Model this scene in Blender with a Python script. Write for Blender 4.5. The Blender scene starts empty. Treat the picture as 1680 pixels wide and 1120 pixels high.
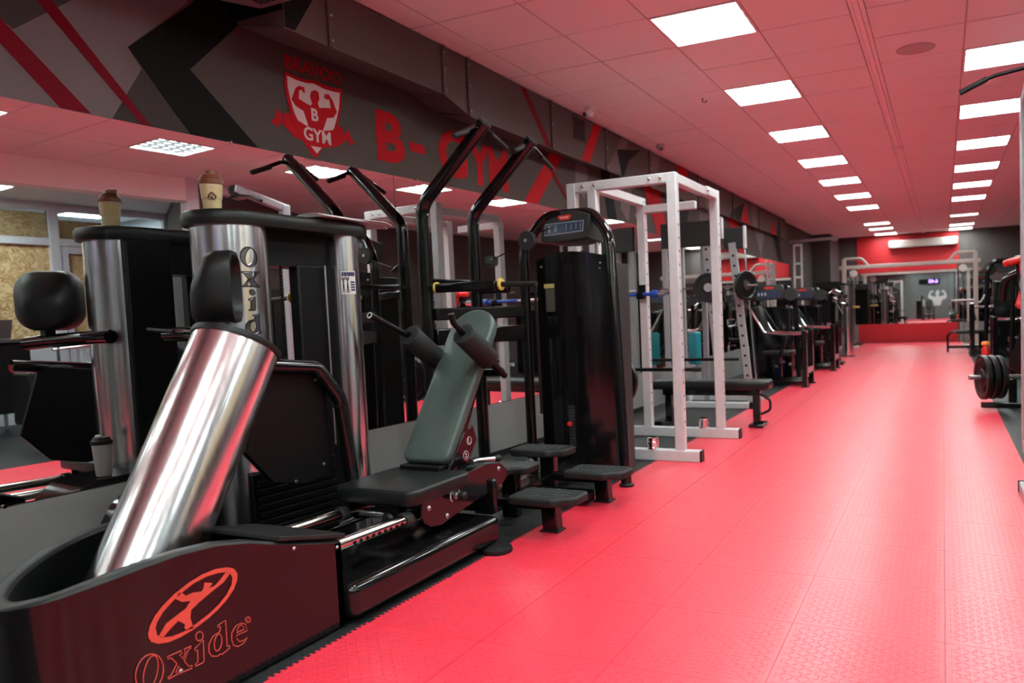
import bpy, bmesh, math, random
from mathutils import Vector, Matrix
random.seed(7)
PI = math.pi
scene = bpy.context.scene
COL = scene.collection

# ---------------------------------------------------------------- camera
F_PX, YAW, PITCH, ROLL, PCX, PCY, CAM_Z = 1224.6, .4191, -.0596, -.0392, 1003.34, 585.6, 1.158
cam_data = bpy.data.cameras.new('camera')
cam = bpy.data.objects.new('camera', cam_data); COL.objects.link(cam)
fwd = Vector((-math.sin(YAW)*math.cos(PITCH), math.cos(YAW)*math.cos(PITCH), math.sin(PITCH)))
rgt = Vector((math.cos(YAW), math.sin(YAW), 0)); upv = rgt.cross(fwd)
r2 = math.cos(ROLL)*rgt + math.sin(ROLL)*upv; u2 = -math.sin(ROLL)*rgt + math.cos(ROLL)*upv
cam.matrix_world = Matrix(((r2.x, u2.x, -fwd.x, 0), (r2.y, u2.y, -fwd.y, 0), (r2.z, u2.z, -fwd.z, CAM_Z), (0, 0, 0, 1)))
cam_data.sensor_width = 36; cam_data.sensor_fit = 'HORIZONTAL'
cam_data.lens = F_PX/1680*36
cam_data.shift_x = (840-PCX)/1680; cam_data.shift_y = (PCY-560)/1680
cam_data.clip_start = .05; cam_data.clip_end = 100
cam_data.dof.use_dof = True; cam_data.dof.focus_distance = 3.4; cam_data.dof.aperture_fstop = 2.6
scene.camera = cam

# ---------------------------------------------------------------- world, exposure
world = bpy.data.worlds.new('world'); scene.world = world; world.use_nodes = True
world.node_tree.nodes['Background'].inputs[0].default_value = (.5, .55, .6, 1)
world.node_tree.nodes['Background'].inputs[1].default_value = .02
scene.view_settings.view_transform = 'Standard'; scene.view_settings.look = 'None'
scene.view_settings.gamma = 1; scene.view_settings.use_curve_mapping = False
scene.view_settings.exposure = 1.3
scene.cycles.use_denoising = True
scene.cycles.max_bounces = 10; scene.cycles.diffuse_bounces = 5; scene.cycles.glossy_bounces = 6
scene.cycles.sample_clamp_indirect = 6
LAMP_WATT = 15.0      # emission strength of the ceiling panels

# ---------------------------------------------------------------- materials
M = {}
def mat(name, col, rough=.5, metal=0., spec=.5, coat=0., noise=0., nscale=30., bump=0., bscale=200., emit=None, alpha=None, trans=0., stretch=None, coat_r=.08):
    m = bpy.data.materials.new(name); m.use_nodes = True
    nt = m.node_tree; b = nt.nodes['Principled BSDF']
    b.inputs['Base Color'].default_value = (*col, 1); b.inputs['Roughness'].default_value = rough
    b.inputs['Metallic'].default_value = metal; b.inputs['Specular IOR Level'].default_value = spec
    b.inputs['Coat Weight'].default_value = coat; b.inputs['Coat Roughness'].default_value = coat_r
    b.inputs['Transmission Weight'].default_value = trans
    if emit: b.inputs['Emission Color'].default_value = (*emit[0], 1); b.inputs['Emission Strength'].default_value = emit[1]
    tc = nt.nodes.new('ShaderNodeTexCoord')
    src = tc.outputs['Object']
    if stretch:
        mp = nt.nodes.new('ShaderNodeMapping'); mp.inputs['Scale'].default_value = stretch
        nt.links.new(src, mp.inputs['Vector']); src = mp.outputs['Vector']
    if noise:
        n = nt.nodes.new('ShaderNodeTexNoise'); n.inputs['Scale'].default_value = nscale; n.inputs['Detail'].default_value = 4
        nt.links.new(src, n.inputs['Vector'])
        rp = nt.nodes.new('ShaderNodeMapRange'); rp.inputs['To Min'].default_value = max(0., rough-noise); rp.inputs['To Max'].default_value = min(1., rough+noise)
        nt.links.new(n.outputs['Fac'], rp.inputs['Value']); nt.links.new(rp.outputs['Result'], b.inputs['Roughness'])
        hs = nt.nodes.new('ShaderNodeMix'); hs.data_type = 'RGBA'
        hs.inputs['A'].default_value = (*[c*.86 for c in col], 1); hs.inputs['B'].default_value = (*[min(1, c*1.1) for c in col], 1)
        nt.links.new(n.outputs['Fac'], hs.inputs['Factor']); nt.links.new(hs.outputs['Result'], b.inputs['Base Color'])
    if bump:
        n2 = nt.nodes.new('ShaderNodeTexNoise'); n2.inputs['Scale'].default_value = bscale; n2.inputs['Detail'].default_value = 3
        nt.links.new(src, n2.inputs['Vector'])
        bp = nt.nodes.new('ShaderNodeBump'); bp.inputs['Strength'].default_value = bump; bp.inputs['Distance'].default_value = .002
        nt.links.new(n2.outputs['Fac'], bp.inputs['Height']); nt.links.new(bp.outputs['Normal'], b.inputs['Normal'])
    M[name] = m
    return m

def N(nt, kind, **kw):
    n = nt.nodes.new(kind)
    for k, v in kw.items(): setattr(n, k, v)
    return n
def mth(nt, op, a, b=None, c=None):
    n = nt.nodes.new('ShaderNodeMath'); n.operation = op
    for i, v in enumerate((a, b, c)):
        if v is None: continue
        if isinstance(v, (int, float)): n.inputs[i].default_value = v
        else: nt.links.new(v, n.inputs[i])
    return n.outputs[0]

def tread_mat(name, col, rough, half, cell=.0254, dist=.0016, margin=.012, spec=.5, coat=0.):
    """interlocking PVC tile: bar tread, short bars turned by 90 degrees from cell to cell, plain margin at the edge"""
    m = mat(name, col, rough, noise=.05, nscale=9., spec=spec, coat=coat, coat_r=.29); nt = m.node_tree
    b = nt.nodes['Principled BSDF']; tc = N(nt, 'ShaderNodeTexCoord')
    sx = N(nt, 'ShaderNodeSeparateXYZ'); nt.links.new(tc.outputs['Object'], sx.inputs[0])
    x, y = sx.outputs[0], sx.outputs[1]
    xs = mth(nt, 'DIVIDE', x, cell); ys = mth(nt, 'DIVIDE', y, cell)
    par = mth(nt, 'MODULO', mth(nt, 'ABSOLUTE', mth(nt, 'ADD', mth(nt, 'FLOOR', xs), mth(nt, 'FLOOR', ys))), 2.)
    u = mth(nt, 'SUBTRACT', mth(nt, 'FRACT', xs), .5); v = mth(nt, 'SUBTRACT', mth(nt, 'FRACT', ys), .5)
    p = mth(nt, 'MULTIPLY', mth(nt, 'ADD', u, v), .7071); q = mth(nt, 'MULTIPLY', mth(nt, 'SUBTRACT', u, v), .7071)
    inv = mth(nt, 'SUBTRACT', 1., par)
    a = mth(nt, 'ADD', mth(nt, 'MULTIPLY', p, par), mth(nt, 'MULTIPLY', q, inv))
    c = mth(nt, 'ADD', mth(nt, 'MULTIPLY', q, par), mth(nt, 'MULTIPLY', p, inv))
    e = mth(nt, 'ADD', mth(nt, 'POWER', mth(nt, 'ABSOLUTE', mth(nt, 'DIVIDE', a, .5)), 2.), mth(nt, 'POWER', mth(nt, 'ABSOLUTE', mth(nt, 'DIVIDE', c, .15)), 2.))
    mr = N(nt, 'ShaderNodeMapRange', interpolation_type='SMOOTHSTEP'); nt.links.new(e, mr.inputs['Value'])
    mr.inputs['From Min'].default_value = .3; mr.inputs['From Max'].default_value = 1.1; mr.inputs['To Min'].default_value = 1; mr.inputs['To Max'].default_value = 0
    mx = mth(nt, 'MAXIMUM', mth(nt, 'ABSOLUTE', x), mth(nt, 'ABSOLUTE', y))
    msk = mth(nt, 'LESS_THAN', mx, half-margin)
    h = mth(nt, 'MULTIPLY', mr.outputs[0], msk)
    bp = N(nt, 'ShaderNodeBump'); bp.inputs['Strength'].default_value = .9; bp.inputs['Distance'].default_value = dist
    nt.links.new(h, bp.inputs['Height']); nt.links.new(bp.outputs['Normal'], b.inputs['Normal']); nt.links.new(bp.outputs['Normal'], b.inputs['Coat Normal'])
    return m

T = .508
tread_mat('red_tile', (.82, .028, .060), .45, T/2, spec=.4, coat=.62, dist=.0024, margin=.018)
tread_mat('black_tile', (.014, .015, .016), .5, T/2, spec=.4, dist=.0024, margin=.018)
mat('screed', (.03, .03, .032), .8, noise=.1)
mat('ceiling_white', (.88, .88, .87), .85, bump=.3, bscale=350.)
mat('grid_white', (.50, .46, .45), .6)
mat('trim_pale', (.92, .88, .86), .5)
mat('wall_grey', (.080, .068, .061), .75, spec=.2, noise=.05, nscale=3., bump=.15, bscale=90.)
mat('duct_grey', (.095, .077, .072), .7, spec=.25, noise=.05, nscale=2.5, bump=.1, bscale=60.)
mat('dado_grey', (.24, .235, .232), .42, noise=.08, nscale=4.)
mat('wall_rear', (.13, .145, .145), .7, noise=.05, nscale=3.)
mat('wall_brown', (.075, .058, .056), .75, noise=.05, nscale=3.)
mat('wall_red', (.52, .008, .015), .55, noise=.05, nscale=5.)
mat('mural_red', (.42, .006, .012), .65, noise=.05, nscale=6., spec=.12)
mat('mural_darkred', (.16, .002, .010), .65, noise=.05, nscale=6., spec=.12)
mat('mural_mauve', (.17, .14, .146), .7, noise=.05, nscale=4., spec=.12)
mat('mural_black', (.004, .0035, .0035), .6, noise=.05, spec=.12)
mat('mural_dark', (.055, .047, .045), .7, noise=.05, spec=.12)
mat('mural_white', (.62, .50, .50), .7, spec=.12)
mat('mirror_glass', (.80, .82, .81), .0, metal=1.)
mat('mirror_edge', (.02, .03, .03), .3)
mat('black_gloss', (.005, .0045, .005), .12, spec=.5, noise=.03, nscale=20.)
mat('black_satin', (.0035, .0035, .004), .42, spec=.2, noise=.06, nscale=25.)
mat('black_plastic', (.0065, .0075, .0075), .45, spec=.35, bump=.12, bscale=500.)
mat('grey_plastic', (.024, .027, .027), .5, spec=.35, bump=.1, bscale=500.)
mat('rubber', (.009, .0095, .0095), .6, spec=.4, bump=.2, bscale=300.)
mat('vinyl', (.050, .072, .066), .42, noise=.06, nscale=14., bump=.12, bscale=600.)
mat('vinyl_black', (.0075, .0085, .0085), .4, spec=.35, noise=.06, nscale=14., bump=.12, bscale=600.)
mat('foam', (.013, .017, .0165), .7, spec=.3, bump=.25, bscale=700.)
mat('silver', (.86, .85, .86), .2, metal=1., noise=.05, nscale=12., stretch=(6, 6, .25))
mat('chrome', (.78, .78, .78), .07, metal=1.)
mat('chrome_worn', (.60, .56, .52), .18, metal=1., noise=.08, nscale=60.)
mat('letter_steel', (.16, .16, .18), .22, metal=1.)
mat('louvre_grey', (.05, .05, .052), .4)
mat('steel', (.45, .45, .46), .3, metal=1., noise=.06)
mat('white_paint', (.60, .60, .61), .36, noise=.06, nscale=18.)
mat('grey_paint', (.33, .345, .355), .38, noise=.06, nscale=18.)
mat('tread_grey', (.055, .06, .06), .5)
mat('plate_iron', (.006, .0065, .0065), .36, spec=.35, noise=.05)
mat('cream_paint', (.52, .45, .41), .4, noise=.05)
mat('post_grey', (.36, .36, .39), .38, noise=.04)
mat('logo_red', (.62, .075, .05), .5)
mat('badge_red', (.70, .03, .02), .5)
mat('screen_blue', (.035, .05, .085), .25)
mat('screen_ink', (.40, .46, .55), .4)
mat('paper', (.66, .64, .63), .7, noise=.05)
mat('label_yellow', (.38, .36, .13), .6)
mat('label_olive', (.045, .045, .032), .5)
mat('label_navy', (.03, .035, .09), .5)
mat('yellow', (.62, .45, .08), .45)
mat('orange', (.75, .25, .04), .5)
mat('red_plastic', (.60, .015, .015), .35)
mat('teal', (.004, .26, .31), .45, noise=.05)
mat('blue', (.01, .07, .42), .45)
mat('oak_cream', (.60, .47, .24), .45, trans=.15)
mat('brown_lid', (.16, .045, .02), .45)
mat('brown_ink', (.10, .045, .015), .5)
mat('frosted', (.50, .44, .42), .45, trans=.25)
mat('cardboard', (.40, .36, .30), .7)
mat('upvc', (.62, .62, .68), .35, noise=.03)
mat('glass', (.9, .95, .95), .0, trans=1.); M['glass'].node_tree.nodes['Principled BSDF'].inputs['IOR'].default_value = 1.12
mat('plaster_cool', (.68, .70, .76), .85)
mat('purple_led', (.1, .05, .2), .4, emit=((.45, .25, 1.), 1.6))
mat('red_led', (.2, .02, .01), .4, emit=((1., .10, .03), 1.0))
mat('figure_white', (.55, .55, .55), .6, noise=.2, nscale=40.)
# OSB: pressed wood strands
m = mat('osb', (.55, .36, .16), .65, bump=.2, bscale=60.); nt = m.node_tree; b = nt.nodes['Principled BSDF']
tc = N(nt, 'ShaderNodeTexCoord'); vo = N(nt, 'ShaderNodeTexVoronoi'); vo.inputs['Scale'].default_value = 7
mp = N(nt, 'ShaderNodeMapping'); mp.inputs['Scale'].default_value = (1, .8, 3.0); mp.inputs['Rotation'].default_value = (.5, 0, 0)
ns = N(nt, 'ShaderNodeTexNoise'); ns.inputs['Scale'].default_value = 6.
va = N(nt, 'ShaderNodeVectorMath', operation='ADD'); nt.links.new(tc.outputs['Object'], va.inputs[0]); nt.links.new(ns.outputs['Color'], va.inputs[1])
nt.links.new(va.outputs[0], mp.inputs['Vector']); nt.links.new(mp.outputs[0], vo.inputs['Vector'])
cr = N(nt, 'ShaderNodeValToRGB'); cr.color_ramp.elements[0].color = (.40, .22, .08, 1); cr.color_ramp.elements[1].color = (.78, .58, .33, 1)
sp = N(nt, 'ShaderNodeSeparateColor'); nt.links.new(vo.outputs['Color'], sp.inputs[0]); nt.links.new(sp.outputs[0], cr.inputs['Fac']); nt.links.new(cr.outputs['Color'], b.inputs['Base Color'])
# lit ceiling panel
m = bpy.data.materials.new('lamp_panel'); m.use_nodes = True; b = m.node_tree.nodes['Principled BSDF']
b.inputs['Base Color'].default_value = (.9, .9, .9, 1); b.inputs['Emission Color'].default_value = (.83, 1., .97, 1); b.inputs['Emission Strength'].default_value = LAMP_WATT
M['lamp_panel'] = m

# ---------------------------------------------------------------- mesh helpers
ORIGIN = {}
def perp(d):
    d = Vector(d).normalized(); a = Vector((0, 0, 1)) if abs(d.z) < .9 else Vector((1, 0, 0))
    u = d.cross(a).normalized(); return u, d.cross(u).normalized()
def fillet(pts, r, n=6):
    pts = [Vector(p) for p in pts]
    if not isinstance(r, (list, tuple)): r = [r]*len(pts)
    out = [pts[0]]
    for i in range(1, len(pts)-1):
        a, p, c = pts[i-1], pts[i], pts[i+1]
        d1 = (a-p); d2 = (c-p); l1, l2 = d1.length, d2.length; d1.normalize(); d2.normalize()
        ang = d1.angle(d2)
        if ang > 3.1 or r[i] <= 0: out.append(p); continue
        t = min(r[i]/math.tan(ang/2), l1*.48, l2*.48)
        s, e = p+d1*t, p+d2*t
        for k in range(n+1):
            w = k/n; out.append((1-w)**2*s+2*w*(1-w)*p+w*w*e)
    out.append(pts[-1]); return out
class MB:
    def __init__(s): s.v = []; s.f = []
    def add(s, vs, fs):
        o = len(s.v); s.v += [Vector(v) for v in vs]; s.f += [tuple(i+o for i in f) for f in fs]; return s
    def box(s, lo, hi, R=None, c=None):
        x0, y0, z0 = lo; x1, y1, z1 = hi
        vs = [Vector(p) for p in ((x0,y0,z0),(x1,y0,z0),(x1,y1,z0),(x0,y1,z0),(x0,y0,z1),(x1,y0,z1),(x1,y1,z1),(x0,y1,z1))]
        if R is not None:
            c = Vector(c) if c is not None else (Vector(lo)+Vector(hi))/2
            vs = [R @ (v-c)+c for v in vs]
        return s.add(vs, [(0,3,2,1),(4,5,6,7),(0,1,5,4),(1,2,6,5),(2,3,7,6),(3,0,4,7)])
    def cbox(s, c, size, R=None):
        c = Vector(c); h = Vector(size)/2
        return s.box(c-h, c+h, R, c)
    def bar(s, a, b, w, h, up=(0, 0, 1)):
        """square bar from a to b; h along up, w across"""
        a, b = Vector(a), Vector(b); d = (b-a).normalized(); upv = Vector(up)
        x = d.cross(upv)
        if x.length < 1e-4: x = d.cross(Vector((1, 0, 0)))
        x.normalize(); y = x.cross(d).normalized()
        vs = [p+x*i*w/2+y*j*h/2 for p in (a, b) for i, j in ((-1,-1),(1,-1),(1,1),(-1,1))]
        return s.add(vs, [(0,1,2,3),(7,6,5,4),(0,4,5,1),(1,5,6,2),(2,6,7,3),(3,7,4,0)])
    def cyl(s, a, b, r0, r1=None, n=20, cap=True):
        r1 = r0 if r1 is None else r1; a, b = Vector(a), Vector(b); u, v = perp(b-a)
        vs = [a+(u*math.cos(2*PI*i/n)+v*math.sin(2*PI*i/n))*r0 for i in range(n)]+[b+(u*math.cos(2*PI*i/n)+v*math.sin(2*PI*i/n))*r1 for i in range(n)]
        fs = [(i, (i+1) % n, n+(i+1) % n, n+i) for i in range(n)]
        if cap: fs += [tuple(range(n-1, -1, -1)), tuple(range(n, 2*n))]
        return s.add(vs, fs)
    def tube(s, pts, r, n=10, closed=False, cap=True):
        pts = [Vector(p) for p in pts]; k = len(pts); rs = r if isinstance(r, (list, tuple)) else [r]*k
        tans = []
        for i in range(k):
            a = pts[(i-1) % k] if (closed or i > 0) else pts[i]; b = pts[(i+1) % k] if (closed or i < k-1) else pts[i]
            tans.append((b-a).normalized())
        u, _ = perp(tans[0]); vs = []
        for i in range(k):
            u = (u-tans[i]*u.dot(tans[i])).normalized(); v = tans[i].cross(u)
            vs += [pts[i]+(u*math.cos(2*PI*j/n)+v*math.sin(2*PI*j/n))*rs[i] for j in range(n)]
        fs = []
        for i in range(k if closed else k-1):
            for j in range(n):
                a, b2 = i*n+j, i*n+(j+1) % n; c, d = ((i+1) % k)*n+(j+1) % n, ((i+1) % k)*n+j
                fs.append((a, b2, c, d))
        if cap and not closed: fs += [tuple(range(n-1, -1, -1)), tuple(range((k-1)*n, k*n))]
        return s.add(vs, fs)
    def lathe(s, a, axis, prof, n=24):
        """prof: (radius, height along axis) from bottom to top"""
        a = Vector(a); d = Vector(axis).normalized(); u, v = perp(d); m = len(prof)
        vs = [a+d*h+(u*math.cos(2*PI*j/n)+v*math.sin(2*PI*j/n))*r for r, h in prof for j in range(n)]
        fs = [(i*n+j, i*n+(j+1) % n, (i+1)*n+(j+1) % n, (i+1)*n+j) for i in range(m-1) for j in range(n)]
        if prof[0][0] > 1e-5: fs.append(tuple(range(n-1, -1, -1)))
        if prof[-1][0] > 1e-5: fs.append(tuple(range((m-1)*n, m*n)))
        return s.add(vs, fs)
    def prism(s, poly, d):
        """3D polygon extruded by vector d"""
        d = Vector(d); p = [Vector(q) for q in poly]; n = len(p)
        return s.add(p+[q+d for q in p], [tuple(range(n-1, -1, -1)), tuple(range(n, 2*n))]+[(i, (i+1) % n, n+(i+1) % n, n+i) for i in range(n)])
    def sheet(s, grid, thick):
        """grid[i][j] of points, thickened along vertex vector thick"""
        r, c = len(grid), len(grid[0]); t = Vector(thick)
        top = [Vector(p) for row in grid for p in row]; n = r*c
        fs = []
        for i in range(r-1):
            for j in range(c-1):
                q = (i*c+j, i*c+j+1, (i+1)*c+j+1, (i+1)*c+j); fs.append(q); fs.append(tuple(n+k for k in reversed(q)))
        ring = [j for j in range(c)]+[i*c+c-1 for i in range(1, r)]+[(r-1)*c+j for j in range(c-2, -1, -1)]+[i*c for i in range(r-2, 0, -1)]
        for a, b in zip(ring, ring[1:]+ring[:1]): fs.append((a, n+a, n+b, b))
        return s.add(top+[p+t for p in top], fs)
    def build(s, name, m, parent=None, smooth=True, bevel=0., seg=2, sub=0, angle=40):
        org = ORIGIN.get(parent.name, Vector()) if parent else Vector()
        me = bpy.data.meshes.new(name); me.from_pydata([v-org for v in s.v], [], s.f); me.update()
        bm = bmesh.new(); bm.from_mesh(me); bmesh.ops.recalc_face_normals(bm, faces=bm.faces); bm.to_mesh(me); bm.free()
        o = bpy.data.objects.new(name, me); COL.objects.link(o)
        me.materials.append(M[m])
        if smooth:
            for p in me.polygons: p.use_smooth = True
            try: me.set_sharp_from_angle(angle=math.radians(angle))
            except Exception: pass
        if bevel:
            md = o.modifiers.new('bevel', 'BEVEL'); md.width = bevel; md.segments = seg; md.limit_method = 'ANGLE'; md.angle_limit = math.radians(35)
            md.harden_normals = False
        if sub:
            md = o.modifiers.new('sub', 'SUBSURF'); md.levels = sub; md.render_levels = sub
        if parent:
            o.parent = parent; ORIGIN[o.name] = org
        return o
def tag(o, label, cat, group=None):
    o['label'] = label; o['category'] = cat
    if group: o['group'] = group
    return o
def thing(name, label, cat, loc=(0, 0, 0), group=None):
    o = bpy.data.objects.new(name, None); COL.objects.link(o); o.location = loc; o.empty_display_size = .1
    ORIGIN[o.name] = Vector(loc); tag(o, label, cat, group); return o
def struct(o): o['kind'] = 'structure'; return o
def copy_tree(o, loc, label=None, rotz=None):
    r = o.copy(); COL.objects.link(r); r.location = loc
    if rotz is not None: r.rotation_euler = (0, 0, rotz)
    if label: r['label'] = label
    for ch in list(o.children):
        c = ch.copy(); COL.objects.link(c); c.parent = r
        for g in list(ch.children):
            d = g.copy(); COL.objects.link(d); d.parent = c
    return r
def ellipse(c, u, v, ru, rv, n=24, a0=0, a1=2*PI):
    c, u, v = Vector(c), Vector(u), Vector(v)
    return [c+u*ru*math.cos(a0+(a1-a0)*i/n)+v*rv*math.sin(a0+(a1-a0)*i/n) for i in range(n)]
def rrect(w, h, r, n=5):
    """rounded rectangle in 2D centred on 0"""
    out = []
    for cx, cy, a in ((w/2-r, h/2-r, 0), (-w/2+r, h/2-r, PI/2), (-w/2+r, -h/2+r, PI), (w/2-r, -h/2+r, 1.5*PI)):
        for i in range(n+1):
            t = a+PI/2*i/n; out.append((cx+r*math.cos(t), cy+r*math.sin(t)))
    return out
def pad(name, m, c, ax, ay, w, h, t, r, parent, bev=.012):
    """upholstered pad: rounded rectangle w x h in plane (ax, ay), thickness t along ax x ay, soft edge"""
    c = Vector(c); ax = Vector(ax).normalized(); ay = Vector(ay).normalized(); nz = ax.cross(ay)
    mb = MB(); rings = []
    for off, ins in ((0, bev), (bev*.35, bev*.3), (bev, 0), (t-bev, 0), (t-bev*.35, bev*.3), (t, bev)):
        rings.append([c+ax*x+ay*y+nz*off for x, y in rrect(w-2*ins, h-2*ins, max(.004, r-ins))])
    n = len(rings[0]); vs = [p for q in rings for p in q]
    fs = [(i*n+j, i*n+(j+1) % n, (i+1)*n+(j+1) % n, (i+1)*n+j) for i in range(5) for j in range(n)]+[tuple(range(n-1, -1, -1)), tuple(range(5*n, 6*n))]
    mb.add(vs, fs); return mb.build(name, m, parent, angle=60)
def text_mesh(name, body, m, parent, M4, size, extrude=.001, bold=0., sx=1.):
    cu = bpy.data.curves.new(name, 'FONT'); cu.body = body; cu.size = size; cu.extrude = extrude; cu.offset = bold; cu.resolution_u = 4
    to = bpy.data.objects.new(name+'_tmp', cu); COL.objects.link(to)
    dg = bpy.context.evaluated_depsgraph_get(); me = bpy.data.meshes.new_from_object(to.evaluated_get(dg)); bpy.data.objects.remove(to)
    bb = [v.co.x for v in me.vertices]; x0, x1 = min(bb), max(bb); yb = [v.co.y for v in me.vertices]; y0 = min(yb)
    org = ORIGIN.get(parent.name, Vector()) if parent else Vector()
    for v in me.vertices:
        p = M4 @ Vector(((v.co.x-x0)*sx, v.co.y-y0, v.co.z)); v.co = p-org
    me.materials.clear(); me.materials.append(M[m]); me.name = name
    o = bpy.data.objects.new(name, me); COL.objects.link(o)
    if parent: o.parent = parent; ORIGIN[o.name] = org
    return o
def frame4(o, x, y):
    x, y = Vector(x).normalized(), Vector(y).normalized(); z = x.cross(y); o = Vector(o)
    return Matrix(((x.x, y.x, z.x, o.x), (x.y, y.y, z.y, o.y), (x.z, y.z, z.z, o.z), (0, 0, 0, 1)))
V = Vector

# traced lettering and emblem outlines, (y, z) on their wall or panel
SHIELD_RED = [(3.341,2.648),(3.412,2.636),(3.491,2.636),(3.553,2.649),(3.623,2.64),(3.7,2.639),(3.769,2.646),(3.755,2.526),(3.728,2.439),(3.707,2.387),(3.631,2.298),(3.529,2.171),(3.49,2.2),(3.41,2.303),(3.369,2.377),(3.343,2.486),(3.331,2.571)]
SHIELD_WHITE = [(3.354,2.624),(3.419,2.615),(3.49,2.615),(3.547,2.626),(3.621,2.613),(3.689,2.613),(3.749,2.619),(3.735,2.522),(3.711,2.449),(3.684,2.382),(3.67,2.37),(3.592,2.35),(3.486,2.353),(3.412,2.377),(3.388,2.42),(3.364,2.503),(3.353,2.564)]
SHIELD_MAN = [(3.487,2.353),(3.456,2.441),(3.399,2.46),(3.373,2.492),(3.407,2.564),(3.432,2.585),(3.472,2.586),(3.475,2.552),(3.461,2.552),(3.454,2.566),(3.432,2.557),(3.426,2.508),(3.48,2.491),(3.512,2.486),(3.525,2.502),(3.512,2.538),(3.523,2.573),(3.553,2.59),(3.578,2.58),(3.582,2.541),(3.567,2.511),(3.578,2.487),(3.646,2.502),(3.668,2.504),(3.659,2.559),(3.642,2.551),(3.619,2.559),(3.627,2.581),(3.657,2.588),(3.685,2.558),(3.716,2.491),(3.685,2.45),(3.633,2.436),(3.594,2.35)]
RIBBON = [(3.295,2.34),(3.326,2.406),(3.371,2.403),(3.415,2.361),(3.493,2.345),(3.601,2.349),(3.688,2.376),(3.726,2.408),(3.752,2.406),(3.787,2.33),(3.716,2.28),(3.627,2.254),(3.527,2.253),(3.384,2.272)]
TAIL_A = [(3.271,2.416),(3.309,2.387),(3.273,2.308),(3.22,2.331),(3.252,2.359)]
TAIL_B = [(3.806,2.399),(3.825,2.355),(3.855,2.325),(3.816,2.301),(3.772,2.369)]
SHIELD_TIP = [(3.496,2.242),(3.578,2.245),(3.538,2.202)]
LOGO_OUT = [(1.361,0.2892),(1.3677,0.31),(1.385,0.3336),(1.4109,0.3542),(1.4482,0.3747),(1.4938,0.3916),(1.5405,0.4021),(1.5882,0.4034),(1.6286,0.3954),(1.6529,0.3832),(1.665,0.3633),(1.6624,0.3415),(1.6476,0.3166),(1.6204,0.2929),(1.5859,0.2727),(1.5486,0.258),(1.5011,0.2449),(1.4557,0.239),(1.4196,0.2398),(1.3886,0.2483),(1.3691,0.2622),(1.3618,0.2771)]
LOGO_IN = [(1.3838,0.2967),(1.3902,0.3128),(1.4094,0.3342),(1.4393,0.3537),(1.4735,0.3707),(1.5121,0.3841),(1.5552,0.3898),(1.5951,0.3878),(1.6233,0.3812),(1.6392,0.3702),(1.6455,0.3549),(1.6405,0.3341),(1.6219,0.311),(1.5913,0.289),(1.5703,0.2794),(1.5537,0.2724),(1.5098,0.2592),(1.4678,0.2516),(1.4314,0.2528),(1.414,0.2581),(1.4003,0.2632),(1.3873,0.2748)]
LOGO_MAN = [(1.3909,0.2682),(1.417,0.2968),(1.4502,0.3078),(1.4804,0.3171),(1.4987,0.3349),(1.4712,0.3417),(1.4523,0.3576),(1.4626,0.3729),(1.4734,0.369),(1.4834,0.3554),(1.5061,0.357),(1.5364,0.3503),(1.5427,0.3563),(1.548,0.3742),(1.5749,0.3629),(1.5599,0.3501),(1.5841,0.3524),(1.6012,0.3629),(1.6276,0.3834),(1.6393,0.372),(1.6126,0.3515),(1.575,0.3391),(1.5263,0.3209),(1.4976,0.3069),(1.4928,0.2839),(1.5013,0.2484),(1.4826,0.2507),(1.4722,0.2603),(1.4749,0.2716),(1.4543,0.2905),(1.4298,0.2778),(1.4035,0.2594)]
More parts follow.
